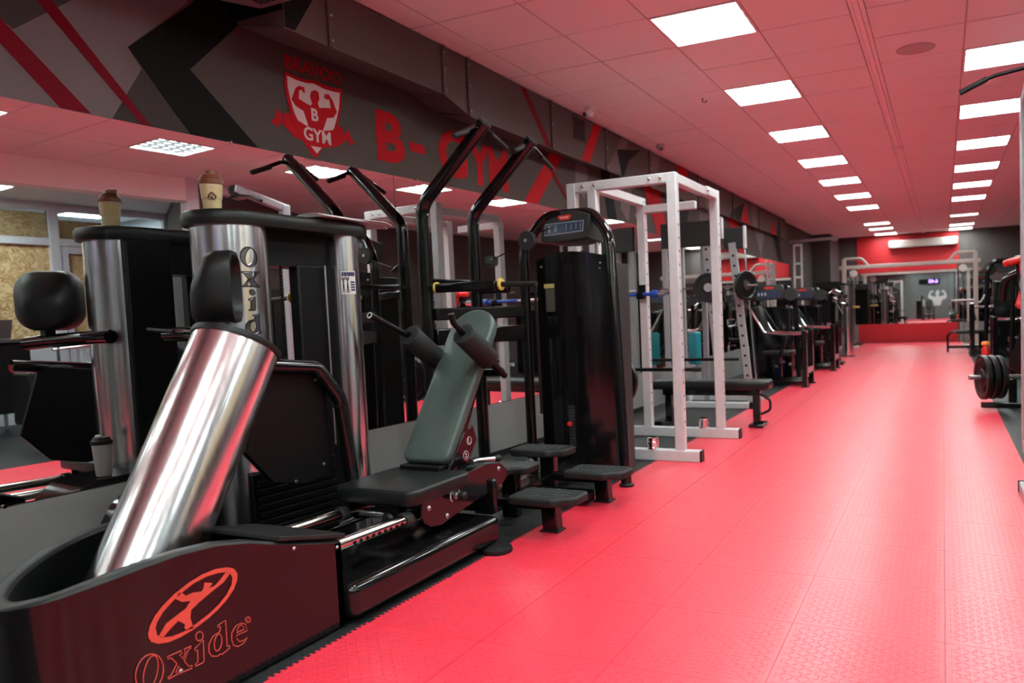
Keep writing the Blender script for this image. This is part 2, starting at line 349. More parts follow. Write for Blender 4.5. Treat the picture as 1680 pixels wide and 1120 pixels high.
OXIDE = {'O': [[(1.3941,0.1476),(1.3862,0.1348),(1.3754,0.1261),(1.3629,0.1225),(1.3501,0.1241),(1.338,0.1308),(1.328,0.1418),(1.3208,0.156),(1.3172,0.172),(1.3174,0.1884),(1.3215,0.2037),(1.329,0.2163),(1.3394,0.2251),(1.3516,0.2292),(1.3644,0.2282),(1.3767,0.222),(1.3872,0.2112),(1.3948,0.1968),(1.3987,0.1802),(1.3984,0.1633)],[(1.379,0.1632),(1.3736,0.1506),(1.3669,0.1405),(1.3596,0.1339),(1.3525,0.1316),(1.3462,0.1335),(1.3413,0.1397),(1.3384,0.1493),(1.3375,0.1615),(1.339,0.1752),(1.3425,0.1889),(1.3478,0.2015),(1.3544,0.2116),(1.3616,0.2183),(1.3688,0.221),(1.3752,0.2192),(1.3802,0.2132),(1.3833,0.2035),(1.3842,0.1911),(1.3827,0.1772)]],
'x': [[(1.4135,0.1982),(1.4561,0.1974),(1.4599,0.1887),(1.451,0.1877),(1.4607,0.1707),(1.4703,0.1887),(1.4666,0.1985),(1.489,0.1976),(1.4874,0.1918),(1.4798,0.1905),(1.4638,0.1633),(1.4776,0.1393),(1.488,0.138),(1.4866,0.1297),(1.4436,0.1321),(1.4435,0.1392),(1.4523,0.1393),(1.4455,0.1558),(1.4352,0.1413),(1.4419,0.1329),(1.4111,0.1317),(1.4109,0.1378),(1.4207,0.1394),(1.4408,0.165),(1.4246,0.1897),(1.4141,0.1917)]],
'i': [[(1.5304,0.2088),(1.5274,0.2041),(1.5228,0.2018),(1.5173,0.2023),(1.5122,0.2055),(1.5084,0.2108),(1.5066,0.2171),(1.5072,0.2231),(1.5101,0.2278),(1.5147,0.2301),(1.5201,0.2297),(1.5253,0.2265),(1.5292,0.2213),(1.531,0.2149)],[(1.5001,0.1845),(1.5302,0.1985),(1.5281,0.1378),(1.5248,0.1302),(1.4989,0.1305),(1.4982,0.1369),(1.5073,0.14),(1.5091,0.177),(1.5014,0.1774)]],
'd': [[(1.5848,0.1307),(1.5744,0.128),(1.5549,0.1367),(1.5463,0.1533),(1.5482,0.178),(1.5637,0.197),(1.5884,0.2015),(1.5916,0.2168),(1.5827,0.2178),(1.5819,0.2233),(1.6112,0.2293),(1.6106,0.1436),(1.619,0.1437),(1.6182,0.1347),(1.5914,0.1267)],[(1.5921,0.1629),(1.5886,0.154),(1.5838,0.1475),(1.5784,0.1445),(1.5732,0.1454),(1.569,0.15),(1.5665,0.1576),(1.5659,0.1671),(1.5675,0.177),(1.5709,0.1858),(1.5756,0.1923),(1.581,0.1954),(1.5863,0.1946),(1.5905,0.1901),(1.5931,0.1824),(1.5937,0.1729)]],
'e': [[(1.6856,0.1418),(1.6713,0.1287),(1.6495,0.1267),(1.6332,0.1375),(1.6277,0.1588),(1.6303,0.1803),(1.6465,0.1963),(1.6681,0.197),(1.6826,0.1873),(1.6873,0.1642),(1.646,0.1642),(1.6472,0.1524),(1.657,0.1395),(1.6721,0.138)],[(1.6489,0.1725),(1.6521,0.1864),(1.6655,0.1923),(1.6735,0.1833),(1.6749,0.1732)]],
'r': [[(1.7026,0.1942),(1.701,0.1902),(1.6973,0.1883),(1.6924,0.189),(1.6878,0.1921),(1.6847,0.1968),(1.6838,0.2018),(1.6854,0.2057),(1.6891,0.2076),(1.6939,0.2069),(1.6985,0.2039),(1.7017,0.1992)]]}

# ================================================================ the setting
CEIL = 3.042
YN, YF = -5.0, 22.8
TAN = math.tan(.06); WN = V((math.cos(.06), -math.sin(.06), 0)); WD = V((math.sin(.06), math.cos(.06), 0))
def wx(y): return -3.48+TAN*(y-4)              # the left wall runs a little askew
def wp(y, z, off=0.): return V((wx(y), y, z))+WN*off
Y_BEND = 8.2
def wall_x(y): return wx(min(y, Y_BEND))

# ---- floor
fl = struct(MB().box((-4.6, YN, -.12), (6.6, YF+.2, -.012)).build('floor', 'screed', smooth=False))
def tile_mesh(teeth):
    g = .0008; h = T/2-g; mb = MB(); out = []
    if teeth:
        n = 20; p = 2*h/n
        out = [(h, -h), (h, h), (-h, h)]
        for i in range(n):
            y = h-p*i
            out += [(-h, y-p*.22), (-h-.0125, y-p*.10), (-h-.0125, y-p*.62), (-h, y-p*.5)] if i < n-1 else [(-h, y-p*.5)]
        out.append((-h, -h))
    else: out = [(-h, -h), (h, -h), (h, h), (-h, h)]
    z1 = .0016 if teeth else 0.
    mb.prism([(x, y, -.012) for x, y in out], (0, 0, .012+z1*.4)); return mb
XB0, XR0 = -2.038, -2.038+5*T
def lay(name, m, x, y, mesh):
    o = bpy.data.objects.new(name, mesh); COL.objects.link(o); o.parent = fl; o.location = (x, y, 0); return o
def shared(mb, name, m):
    o = mb.build(name, m, None, smooth=False); me = o.data; bpy.data.objects.remove(o); return me
red_me = shared(tile_mesh(False), 'red_floor_tile', 'red_tile'); redt_me = shared(tile_mesh(True), 'red_floor_tile_edge', 'red_tile')
blk_me = shared(tile_mesh(False), 'black_floor_tile', 'black_tile')
for me in (red_me, redt_me, blk_me): pass
NR = 43; Y0 = 5.23-T*9+T/2
for r in range(NR):
    y = Y0+r*T
    for c in range(5): lay('red_floor_tile', 'red_tile', XB0+T*(c+.5), y, redt_me if c == 0 else red_me)
    for c in range(3): lay('black_floor_tile', 'black_tile', XB0-T*(c+.5)-.0, y, blk_me)
    for c in range(2): lay('black_floor_tile', 'black_tile', XR0+T*(c+.5), y, blk_me)
# the tiles nobody can pick apart: behind the camera and at the far right
mb = MB(); yb = Y0-T/2
mb.box((XB0, YN, -.012), (XR0, yb, 0)); o = mb.build('red_floor_field', 'red_tile', fl, smooth=False); o['kind'] = 'stuff'
mb = MB(); mb.box((-4.4, YN, -.012), (XB0, yb, 0)); mb.box((XR0, YN, -.012), (XR0+2*T, yb, 0)); mb.box((XR0+2*T, YN, -.012), (6.5, YF, 0))
o = mb.build('black_floor_field', 'black_tile', fl, smooth=False); o['kind'] = 'stuff'

# ---- ceiling
ce = struct(MB().box((-4.6, YN, CEIL+.03), (6.0, YF+.2, CEIL+.15)).build('ceiling', 'ceiling_white', smooth=False))
colsL = [(-3.5, -2.926), (-2.926, -2.326), (-2.326, -1.726), (-1.726, -1.126), (-1.126, -.526)]
colsR = [(-.435, .165), (.165, .765), (.765, 1.365), (1.365, 1.965), (1.965, 2.565), (2.565, 3.165), (3.165, 4.3)]
LAMP_L = [4.64+1.8*k for k in range(-5, 6)]+[15.44, 18.8, 20.4, 21.9]
LAMP_R = [4.60+1.8*k for k in range(-5, 7)]+[18.6, 20.9, 22.0]
def is_lamp(c, y0, lamps): return any(abs(y0-l) < .31 for l in lamps)
tile_cache = {}; extra = MB(); ntile = 0
rows = [(-5.0+.04+.6*k) for k in range(0, 47)]
for cols, lampcol, lamps, yo in ((colsL, -1.726, LAMP_L, 4.64), (colsR, .165, LAMP_R, 4.60)):
    for (x0, x1) in cols:
        for k in range(-16, 31):
            y0 = yo+.6*k
            if y0 < YN or y0+.6 > YF+.3: continue
            if abs(x0-lampcol) < .01 and is_lamp(0, y0, lamps): continue
            w = x1-x0; y1 = min(y0+.6, YF)
            if y1-y0 < .05: continue
            small = not (y0 > 2.2 and y0 < 18.6 and x1 < 2.6)
            if small: extra.box((x0+.006, y0+.006, CEIL), (x1-.006, y1-.006, CEIL+.02)); continue
            key = (round(w, 3), round(y1-y0, 3))
            if key not in tile_cache: tile_cache[key] = shared(MB().cbox((0, 0, .01), (w-.012, y1-y0-.012, .02)), 'ceiling_tile', 'ceiling_white')
            o = bpy.data.objects.new('ceiling_tile', tile_cache[key]); COL.objects.link(o); o.parent = ce; o.location = ((x0+x1)/2, (y0+y1)/2, CEIL+random.uniform(-.0015, .0015)); ntile += 1
o = extra.build('ceiling_tile_field', 'ceiling_white', ce, smooth=False); o['kind'] = 'stuff'
mb = MB()
for x in [c[0] for c in colsL[1:]]+[c[0] for c in colsR[1:]]+[4.3]: mb.box((x-.009, YN, CEIL+.004), (x+.009, YF, CEIL+.03))
for k in range(-16, 31):
    y = 4.64+.6*k
    if YN < y < YF: mb.box((-3.5, y-.009, CEIL+.0045), (-.526, y+.009, CEIL+.03))
    y = 4.60+.6*k
    if YN < y < YF: mb.box((-.435, y-.009, CEIL+.0045), (4.3, y+.009, CEIL+.03))
mb.build('ceiling_grid', 'grid_white', ce, smooth=False)
struct(MB().box((-.500, YN, CEIL-.004), (-.466, YF, CEIL+.03)).build('trim_1', 'trim_pale', smooth=False))
MB().box((-.526, YN, CEIL), (-.503, YF, CEIL+.028)).box((-.463, YN, CEIL), (-.435, YF, CEIL+.028)).build('edge_strip', 'ceiling_white', ce, smooth=False)

# ---- left wall: grey dado, mirror, painted frieze, air duct
MT, MBZ = 2.162, .446
wl = struct(MB().prism([wp(YN-1, -.012), wp(Y_BEND, -.012), wp(Y_BEND, 3.1), wp(YN-1, 3.1)], -WN*.15).build('wall_left', 'wall_grey', smooth=False))
mb = MB().box((wx(Y_BEND)-.15, Y_BEND, -.012), (wx(Y_BEND), YF+.2, 3.1)); struct(mb.build('wall_left', 'wall_grey', smooth=False))
mb = MB().prism([wp(YN, 0, .002), wp(Y_BEND, 0, .002), wp(Y_BEND, MBZ-.006, .002), wp(YN, MBZ-.006, .002)], WN*.012); mb.build('dado_panel', 'dado_grey', wl, smooth=False)
mb = MB().box((wx(Y_BEND), Y_BEND, 0), (wx(Y_BEND)+.012, YF, MBZ-.006)); mb.build('dado_panel', 'dado_grey', wl, smooth=False)
ys = [YN, -.6, 1.6, 4.185, 6.4, Y_BEND]
for a, b_ in zip(ys, ys[1:]):
    MB().prism([wp(a+.002, MBZ, .001), wp(b_-.002, MBZ, .001), wp(b_-.002, MT, .001), wp(a+.002, MT, .001)], WN*.005).build('mirror_pane', 'mirror_glass', wl, smooth=False)
for a in (8.2, 10.1, 12., 13.9, 15.8):
    MB().box((wx(Y_BEND)+.001, a+.002, MBZ), (wx(Y_BEND)+.006, a+1.898, MT-.06)).build('mirror_pane', 'mirror_glass', wl, smooth=False)
# chrome mirror clips
for y, z in ((3.29, MBZ), (1.78, MBZ), (5.3, MBZ), (2.95, MT), (4.42, MT)):
    MB().cyl(wp(y, z, .004), wp(y, z, .016), .008, n=10).build('mirror_clip', 'chrome', wl)
struct(MB().prism([wp(YN, .0, .015), wp(Y_BEND, .0, .015), wp(Y_BEND, .05, .015), wp(YN, .05, .015)], WN*.008).build('baseboard_left', 'black_plastic', smooth=False))

def paint(name, pts, m, off=.0016): return MB().prism([wp(y, z, off) for y, z in pts], WN*.0012).build(name, m, wl, smooth=False)
paint('mural_shape', [(-1.5, 3.04), (-1.5, 2.164), (2.121, 2.164), (2.344, 2.166), (2.499, 2.434), (2.44, 2.524), (2.76, 2.84), (2.8, 3.04)], 'mural_mauve', .0004)
paint('mural_shape', [(1.2, 3.04), (1.2, 2.75), (1.92, 2.491), (1.964, 2.459), (2.208, 2.665), (2.6, 3.04)], 'mural_dark', .0018)
paint('mural_shape', [(1.6, 2.85), (1.5, 2.77), (1.912, 2.386), (2.121, 2.166), (2.248, 2.168), (1.92, 2.491)], 'mural_darkred', .0032)
paint('mural_shape', [(1.69, 3.04), (1.76, 3.04), (2.122, 2.635), (2.524, 2.166), (2.475, 2.166), (2.061, 2.614)], 'mural_darkred', .0034)
paint('mural_shape', [(2.499, 2.434), (2.344, 2.166), (2.728, 2.166)], 'mural_dark', .0019)
paint('mural_shape', [(2.44, 2.524), (2.78, 2.84), (2.9, 3.0), (3.15, 3.0), (3.046, 2.813), (2.75, 2.5), (3.126, 2.166), (2.728, 2.166)], 'mural_black', .0020)
paint('mural_shape', [(6.303, 2.70), (6.522, 2.70), (6.02, 2.166), (5.80, 2.166)], 'mural_red', .0016)
paint('mural_shape', [(6.03, 2.70), (6.10, 2.70), (6.70, 2.166), (6.64, 2.166)], 'mural_darkred', .0030)
paint('mural_shape', [(6.75, 2.70), (7.0, 2.62), (6.9, 2.3), (6.72, 2.45)], 'mural_mauve', .0016)
paint('mural_shape', [(7.25, 2.70), (7.45, 2.70), (7.62, 2.166), (7.4, 2.166)], 'mural_black', .0016)
paint('mural_shape', [(7.7, 2.70), (8.05, 2.70), (7.9, 2.166), (7.72, 2.3)], 'mural_mauve', .0016)
SHB = paint('gym_shield', RIBBON, 'mural_red', .0016)
for p in (TAIL_A, TAIL_B): paint('gym_shield', p, 'mural_red', .0017)
paint('gym_shield', SHIELD_RED, 'mural_red', .0030); paint('gym_shield', SHIELD_WHITE, 'mural_white', .0044)
paint('gym_shield', SHIELD_MAN, 'mural_red', .0058); paint('gym_shield', SHIELD_TIP, 'mural_white', .0044)
def wtext(name, body, y, z, h, w, m, off, bold):
    size = h/.72; o = text_mesh(name, body, m, wl, Matrix.Identity(4), size, .0008, bold)
    xs = [v.co.x for v in o.data.vertices]; s = w/max(xs); yy = max(v.co.y for v in o.data.vertices); s2 = h/yy
    for v in o.data.vertices: v.co = wp(y, z, off+v.co.z)+WD*(v.co.x*s)+V((0, 0, v.co.y*s2))
    return o
wtext('lettering', 'BRAVOO', 3.345, 2.668, .082, .425, 'mural_red', .0025, .0015)
wtext('lettering', 'B', 3.512, 2.398, .075, .052, 'mural_white', .0078, .003)
wtext('lettering', 'GYM', 3.448, 2.272, .08, .205, 'mural_white', .0064, .0022)
for ch, y, w, h, z in (('B', 4.05, .27, .34, 2.25), ('G', 4.68, .34, .36, 2.24), ('Y', 5.03, .30, .34, 2.225), ('M', 5.30, .27, .35, 2.215)):
    wtext('lettering', ch, y, z, h, w, 'mural_red', .0025, .020)
paint('lettering', [(4.375, 2.43), (4.53, 2.425), (4.53, 2.36), (4.375, 2.362)], 'mural_red', .0025)

# far part of the left wall, past the bend
XW2 = wx(Y_BEND)
def paint2(pts, m, off=.0016): return MB().prism([(XW2+off, y, z) for y, z in pts], (.0012, 0, 0)).build('mural_shape', m, wl, smooth=False)
paint2([(8.3, 2.7), (8.9, 2.7), (9.2, 2.1), (8.8, 2.1)], 'mural_red'); paint2([(9.5, 2.7), (10.2, 2.7), (9.8, 2.1)], 'mural_black')
paint2([(10.5, 2.7), (11.4, 2.7), (11.0, 2.1), (10.7, 2.1)], 'mural_mauve'); paint2([(12., 2.7), (12.7, 2.7), (13.4, 2.1), (12.9, 2.1)], 'mural_red')
paint2([(14., 2.7), (15., 2.7), (14.6, 2.1)], 'mural_mauve'); paint2([(15.6, 2.7), (16.2, 2.7), (16.8, 2.1), (16.3, 2.1)], 'mural_black')

# ---- air duct under the ceiling
DX = -3.122
du = thing('air_duct', 'long grey painted rectangular air duct running under the ceiling above the mural wall', 'duct', (DX, 3.0, 3.0))
def duct_piece(name, y0, y1, z0a, z0b, m='duct_grey', xf=DX):
    back = max(wall_x(y0), wall_x(y1))+.004; up = .07 if y0 < 4.5 else .045
    vs = [(xf, y0, z0a), (xf, y1, z0b), (xf, y1, CEIL-.012), (xf, y0, CEIL-.012), (back, y0, z0a+up), (back, y1, z0b+up), (back, y1, CEIL-.012), (back, y0, CEIL-.012)]
    return MB().add(vs, [(0, 1, 2, 3), (7, 6, 5, 4), (0, 4, 5, 1), (1, 5, 6, 2), (2, 6, 7, 3), (3, 7, 4, 0)]).build(name, m, du, smooth=False)
for y0, y1, a, b_ in ((2.98, 4.345, 2.705, 2.70), (4.355, 4.635, 2.70, 2.622), (4.645, 5.9, 2.618, 2.612), (5.91, 7.05, 2.612, 2.608), (7.06, 8.3, 2.606, 2.606), (8.31, 10.2, 2.606, 2.606), (10.21, 12.1, 2.606, 2.606), (12.11, 14., 2.606, 2.606), (14.01, 16.6, 2.606, 2.606)):
    duct_piece('duct_section', y0, y1, a, b_)
for y, z in ((4.35, 2.70), (4.64, 2.62), (5.905, 2.61), (7.055, 2.606), (8.305, 2.606), (10.205, 2.606), (12.105, 2.606), (14.005, 2.606), (3.3, 2.705)):
    MB().box((DX+.001, y-.016, z-.004), (DX+.016, y+.016, CEIL-.013)).build('flange', 'duct_grey', du, bevel=.003)
    for zz in (z+.03, (z+CEIL)/2, CEIL-.06): MB().cyl((DX+.015, y, zz), (DX+.024, y, zz), .008, n=8).build('bolt', 'steel', du)
def dpaint(pts, m, off=.001): return MB().prism([(DX+off, y, z) for y, z in pts], (.0012, 0, 0)).build('mural_shape', m, du, smooth=False)
dpaint([(2.985, 2.712), (3.05, 2.712), (3.26, 3.028), (2.985, 3.028)], 'mural_black')
MB().box((-3.5, 2.972, 2.80), (DX, 2.979, CEIL-.013)).build('mural_shape', 'mural_black', du, smooth=False)
dpaint([(5.386, 3.028), (5.473, 3.028), (5.895, 2.63), (5.86, 2.618), (5.80, 2.618)], 'mural_darkred')
dpaint([(6.80, 3.028), (6.98, 3.028), (6.66, 2.615), (6.49, 2.615)], 'mural_red')
dpaint([(7.08, 2.62), (7.12, 2.66), (7.30, 2.85), (7.5, 3.028), (7.68, 3.028), (7.42, 2.62)], 'mural_mauve')
dpaint([(7.351, 2.87), (8.061, 2.99), (7.66, 2.80), (7.52, 2.615), (7.46, 2.615)], 'mural_black', .0024)
dpaint([(8.4, 3.028), (8.7, 3.028), (8.5, 2.615), (8.35, 2.7)], 'mural_mauve'); dpaint([(9.3, 3.028), (9.75, 3.028), (9.75, 2.75), (9.5, 2.7)], 'mural_red')
dpaint([(10.4, 3.0), (10.9, 2.9), (11.2, 2.615), (10.6, 2.615)], 'mural_mauve'); dpaint([(11.9, 2.62), (12.1, 2.75), (13.08, 3.01), (12.6, 2.62)], 'mural_black')
dpaint([(12.6, 2.62), (12.95, 2.98), (13.3, 2.62)], 'mural_red', .0024); dpaint([(13.4, 3.0), (13.9, 3.0), (13.8, 2.62), (13.5, 2.62)], 'mural_mauve')
dpaint([(15.0, 2.62), (15.2, 2.9), (15.6, 2.62)], 'mural_red'); dpaint([(15.6, 2.62), (15.9, 3.0), (16.1, 2.62)], 'mural_black')
vg = MB(); vg.box((DX+.001, 6.34, 2.79), (DX+.008, 6.58, 3.0)); g = vg.build('vent_grille', 'duct_grey', du, smooth=False)
for k in range(7): MB().box((DX+.008, 6.355+.032*k, 2.80), (DX+.012, 6.365+.032*k, 2.99)).build('slat', 'black_satin', g, smooth=False)
# boxed return-air end, nearer the camera
rb = thing('air_handler_box', 'pale boxed air outlet with slotted grille at the near end of the duct', 'duct', (-3.2, 2.6, 2.85))
MB().prism([(-2.80, 1.2, 2.80), (-2.80, 2.70, 2.80), (-2.95, 2.93, 2.80), (-3.22, 2.93, 2.80), (-3.42, 2.55, 2.80), (-3.42, 1.2, 2.80)], (0, 0, .228)).build('casing', 'mural_mauve', rb, smooth=False, bevel=.01)
for k in range(9): MB().box((-3.16+.026*k, 2.70, 2.796), (-3.149+.026*k, 2.88, 2.8005)).build('slat', 'mural_black', rb, smooth=False)

# ---- far wall
wf = struct(MB().box((-4.6, YF, -.012), (6., YF+.2, 3.2)).build('wall_far', 'wall_brown', smooth=False))
MB().box((-2.25, YF-.03, 2.0), (.42, YF-.0, CEIL-.01)).build('upper_red_panel', 'wall_red', wf, smooth=False)
MB().box((-2.25, YF-.04, 0), (.42, YF, .52)).build('lower_red_panel', 'wall_red', wf, smooth=False)
MB().box((-2.55, YF-.035, 0), (-2.25, YF, .52)).build('dado_panel', 'dado_grey', wf, smooth=False)
MB().box((.42, YF-.035, 0), (1.6, YF, .52)).build('dado_panel', 'dado_grey', wf, smooth=False)
for k in range(3): MB().box((-2.55+1.35*k+.003, YF-.012, .525), (-2.55+1.35*(k+1)-.003, YF-.004, 1.99)).build('mirror_pane', 'mirror_glass', wf, smooth=False)
# column and dark niche at the far left corner
struct(MB().box((-3.3, 20.9, 0), (-2.75, YF, CEIL)).build('wall_pier', 'wall_brown', smooth=False))
ac = thing('air_conditioner', 'long white wall-mounted air conditioner above the red far wall', 'air conditioner', (-.5, YF-.15, 2.5))
MB().box((-1.38, YF-.24, 2.65), (.40, YF-.03, 2.87)).build('casing', 'cream_paint', ac, bevel=.05, seg=4)
MB().box((-1.3, YF-.245, 2.66), (.32, YF-.235, 2.69)).build('outlet_flap', 'grey_paint', ac, smooth=False)

# ---- right side: side wall with the recess that the mirror shows
wr = struct(MB().prism([(1.95, 6.0, -.012), (2.7, 7.3, -.012), (4.2, 9.5, -.012), (4.2, YF, -.012), (4.4, YF, -.012), (4.4, 9.3, -.012), (2.85, 7.15, -.012), (4.5, 7.15, -.012), (4.5, 7.0, -.012), (2.1, 5.86, -.012)], (0, 0, 3.1)).build('wall_right', 'wall_brown', smooth=False))
struct(MB().box((1.90, 5.84, 0), (2.04, 6.0, CEIL)).build('trim_2', 'upvc', smooth=False))
struct(MB().box((1.9, YN, 2.75), (2.12, 5.84, CEIL-.005)).build('trim_3', 'ceiling_white', smooth=False))
struct(MB().box((2.12, YN, 2.93), (6.6, 6.9, CEIL-.01)).build('ceiling_recess', 'plaster_cool', smooth=False))
struct(MB().box((6.4, YN, -.012), (6.6, 7.1, 3.1)).box((4.5, 7.0, -.012), (6.6, 7.15, 3.1)).build('wall_recess', 'plaster_cool', smooth=False))
wn = struct(MB().box((-4.6, YN-.2, -.012), (6.6, YN, 3.2)).build('wall_near', 'wall_rear', smooth=False))
# glazed partition backed with OSB boards
gw = thing('glazed_partition', 'white framed glazed partition backed with chipboard panels, seen in the mirror', 'partition', (4.35, 5.2, 0))
mb = MB()
for y in (1.6, 3.0, 4.25, 5.38, 6.9): mb.box((4.28, y-.06, 0), (4.38, y+.06, 2.93))
for z in (2.41, 2.88): mb.box((4.285, 1.6, z-.05), (4.375, 6.9, z+.05))
mb.build('frame', 'upvc', gw, smooth=False, bevel=.006)
for y0, y1 in ((1.66, 2.94), (3.06, 4.19), (4.31, 5.32), (5.44, 6.84)):
    MB().box((4.32, y0, 2.46), (4.335, y1, 2.83)).build('pane', 'glass', gw, smooth=False)
for y0, y1, z0, z1 in ((1.66, 2.94, 1.0, 2.36), (3.06, 4.19, 1.0, 2.36), (4.31, 5.32, 1.0, 2.36), (4.31, 5.32, 2.46, 2.80), (3.06, 4.19, 2.46, 2.8), (5.44, 6.0, 2.46, 2.72)):
    MB().box((4.345, y0, z0), (4.36, y1, z1)).build('chipboard', 'osb', gw, smooth=False)
for y0, y1 in ((1.66, 2.94), (3.06, 4.19), (4.31, 5.32)): MB().box((4.30, y0, 0), (4.36, y1, 1.0)).build('lower_panel', 'upvc', gw, smooth=False)
dr = struct(MB().box((4.30, 5.46, .0), (4.36, 5.54, 2.36)).box((4.30, 6.2, 0), (4.36, 6.3, 2.36)).box((4.30, 5.54, 2.26), (4.36, 6.2, 2.36)).box((4.30, 5.54, 0), (4.36, 6.2, .12)).box((4.30, 5.54, 1.0), (4.36, 6.2, 1.1)).build('door_1', 'upvc', smooth=False, bevel=.005))
MB().box((4.325, 5.54, .12), (4.345, 6.2, 1.0)).build('lower_panel', 'upvc', dr, smooth=False)
MB().box((4.32, 5.6, .2), (4.335, 6.14, .92)).build('raised_panel', 'upvc', dr, bevel=.01)
MB().box((4.345, 5.54, 1.1), (4.355, 6.0, 2.26)).build('chipboard', 'osb', dr, smooth=False)
MB().tube(fillet([(4.30, 5.5, 1.05), (4.25, 5.5, 1.05), (4.25, 5.62, 1.05)], .01), .009, 8).build('door_handle', 'steel', dr)

# ---- ceiling lamps
def make_lamp(x, y, label, lm='ceiling_white', fins=(1, 2, 3), pitch=.139):
    t = thing('ceiling_lamp', label, 'lamp', (x+.3, y+.3, CEIL), 'square ceiling lamps')
    mb = MB()
    for a, b_, c, d in ((.008, .592, .008, .022), (.008, .592, .578, .592), (.008, .022, .022, .578), (.578, .592, .022, .578)): mb.box((x+a, y+c, CEIL-.006), (x+b_, y+d, CEIL+.03))
    mb.build('frame', 'ceiling_white', t, smooth=False)
    MB().box((x+.022, y+.022, CEIL+.018), (x+.578, y+.578, CEIL+.024)).build('diffuser', 'lamp_panel', t, smooth=False)
    mb = MB()
    for k in fins:
        p = .022+pitch*k
        mb.prism([(x+p-.006, y+.022, CEIL+.017), (x+p+.006, y+.022, CEIL+.017), (x+p+.001, y+.022, CEIL-.003), (x+p-.001, y+.022, CEIL-.003)], (0, .556, 0))
        mb.prism([(x+.022, y+p-.006, CEIL+.017), (x+.022, y+p+.006, CEIL+.017), (x+.022, y+p+.001, CEIL-.003), (x+.022, y+p-.001, CEIL-.003)], (.556, 0, 0))
    mb.build('louvre', lm, t, smooth=False)
    return t
def ordinal(k): return ('nearest', 'second', 'third', 'fourth', 'fifth', 'sixth', 'seventh', 'eighth', 'ninth', 'tenth', 'eleventh', 'twelfth', 'thirteenth', 'fourteenth')[k]
lamp0 = make_lamp(-1.726, 4.64, '')
kL = [y for y in LAMP_L if y > 4.5]; kR = [y for y in LAMP_R if y > 6.0]; kM = [y for y in LAMP_R if 2.5 < y < 6]
first = True
for lampx, lamps in ((-1.726, LAMP_L), (.165, LAMP_R)):
    for y in lamps:
        if lampx < 0 and y in kL: lb = 'square lit ceiling lamp, %s in the row nearer the mural wall' % ordinal(kL.index(y))
        elif lampx > 0 and y in kR: lb = 'square lit ceiling lamp, %s in the right-hand row' % ordinal(kR.index(y))
        elif lampx > 0 and y in kM: lb = 'square louvred ceiling lamp seen in the mirror, %s' % ('leftmost' if y < 4 else 'second from the left')
        else: lb = 'square ceiling lamp outside the picture, %s %s row' % (ordinal(int(round((4.64-y)/1.8))-1 if y < 4.5 else 8).replace('nearest', 'first')+' back from the nearest one in the', 'mural-side' if lampx < 0 else 'right-hand')
        if first and abs(y-4.64) < .01: lamp0['label'] = lb; first = False; continue
        if lampx > 0 and y in kM: make_lamp(lampx, y, lb, 'louvre_grey', (1, 2, 3, 4), .1112); continue
        copy_tree(lamp0, (lampx+.3, y+.3, CEIL), lb)
# lamp of the recess behind the camera's right shoulder
lr = thing('recess_lamp', 'bright flat lamp on the low ceiling of the recess seen in the mirror', 'lamp', (3.4, 4.65, 2.92))
MB().box((3.1, 4.35, 2.905), (3.7, 4.95, 2.93)).build('frame', 'ceiling_white', lr, smooth=False); MB().box((3.12, 4.37, 2.902), (3.68, 4.93, 2.906)).build('diffuser', 'lamp_panel', lr, smooth=False)
copy_tree(lr, (4.95, 6.1, 2.92), 'bright flat lamp in the back room behind the glazed partition')
lr.location.y = 4.22
for k, y in enumerate((2.2, -.2, -2.6)): copy_tree(lr, (3.4, y, 2.92), 'added unseen fill lamp in the recess, %s behind the camera' % ('first', 'second', 'third')[k])  # added fill lamps, unseen, brightening rack and silver columns from the right

# ---- small ceiling fittings
def dome(name, label, cat, x, y, r, h, m='trim_pale', z=CEIL):
    t = thing(name, label, cat, (x, y, z)); MB().lathe((x, y, z), (0, 0, -1), [(r, 0), (r*1.0, h*.4), (r*.8, h*.8), (0.0001, h)], 24).build('housing', m, t)
    MB().lathe((x, y, z), (0, 0, -1), [(r*1.12, 0), (r*1.12, h*.15), (r, h*.2)], 24).build('rim', m, t); return t
dome('ceiling_speaker', 'flush round ceiling speaker between the lamp rows', 'speaker', -.164, 6.187, .125, .012, 'grid_white')
dome('round_detector', 'round white detector beside the first lamp of the right row', 'detector', .464, 7.45, .09, .03)
dome('smoke_detector', 'small smoke detector on the pale ceiling strip', 'smoke detector', -.485, 9.9, .06, .05)
dome('smoke_detector', 'tiny smoke detector on the pale strip near the far wall', 'smoke detector', -.485, 18.2, .06, .05)
t = thing('security_camera', 'small white dome camera at the duct edge near the first grille', 'security camera', (-2.92, 6.32, CEIL))
MB().lathe((-2.92, 6.32, CEIL), (0, 0, -1), [(.05, 0), (.05, .02), (.04, .03)], 16).build('base', 'trim_pale', t)
MB().lathe((-2.93, 6.30, CEIL-.065), (0, 0, 1), [(.0001, -.04), (.03, -.03), (.042, 0), (.03, .03), (.0001, .04)], 16).build('ball', 'trim_pale', t)
MB().cyl((-2.96, 6.275, CEIL-.07), (-2.975, 6.26, CEIL-.073), .018, n=12).build('lens', 'black_gloss', t)
t = thing('security_camera', 'small white dome camera at the duct edge, farther along', 'security camera', (-2.92, 8.15, CEIL))
MB().lathe((-2.92, 8.15, CEIL), (0, 0, -1), [(.05, 0), (.05, .02), (.035, .06), (.0001, .075)], 16).build('base', 'grid_white', t)
MB().cyl((-2.90, 8.12, CEIL-.05), (-2.89, 8.10, CEIL-.06), .016, n=12).build('lens', 'black_gloss', t)
t = thing('ceiling_hook', 'tiny dark hook in a ceiling tile beside the second lamp', 'hook', (-1.95, 6.61, CEIL))
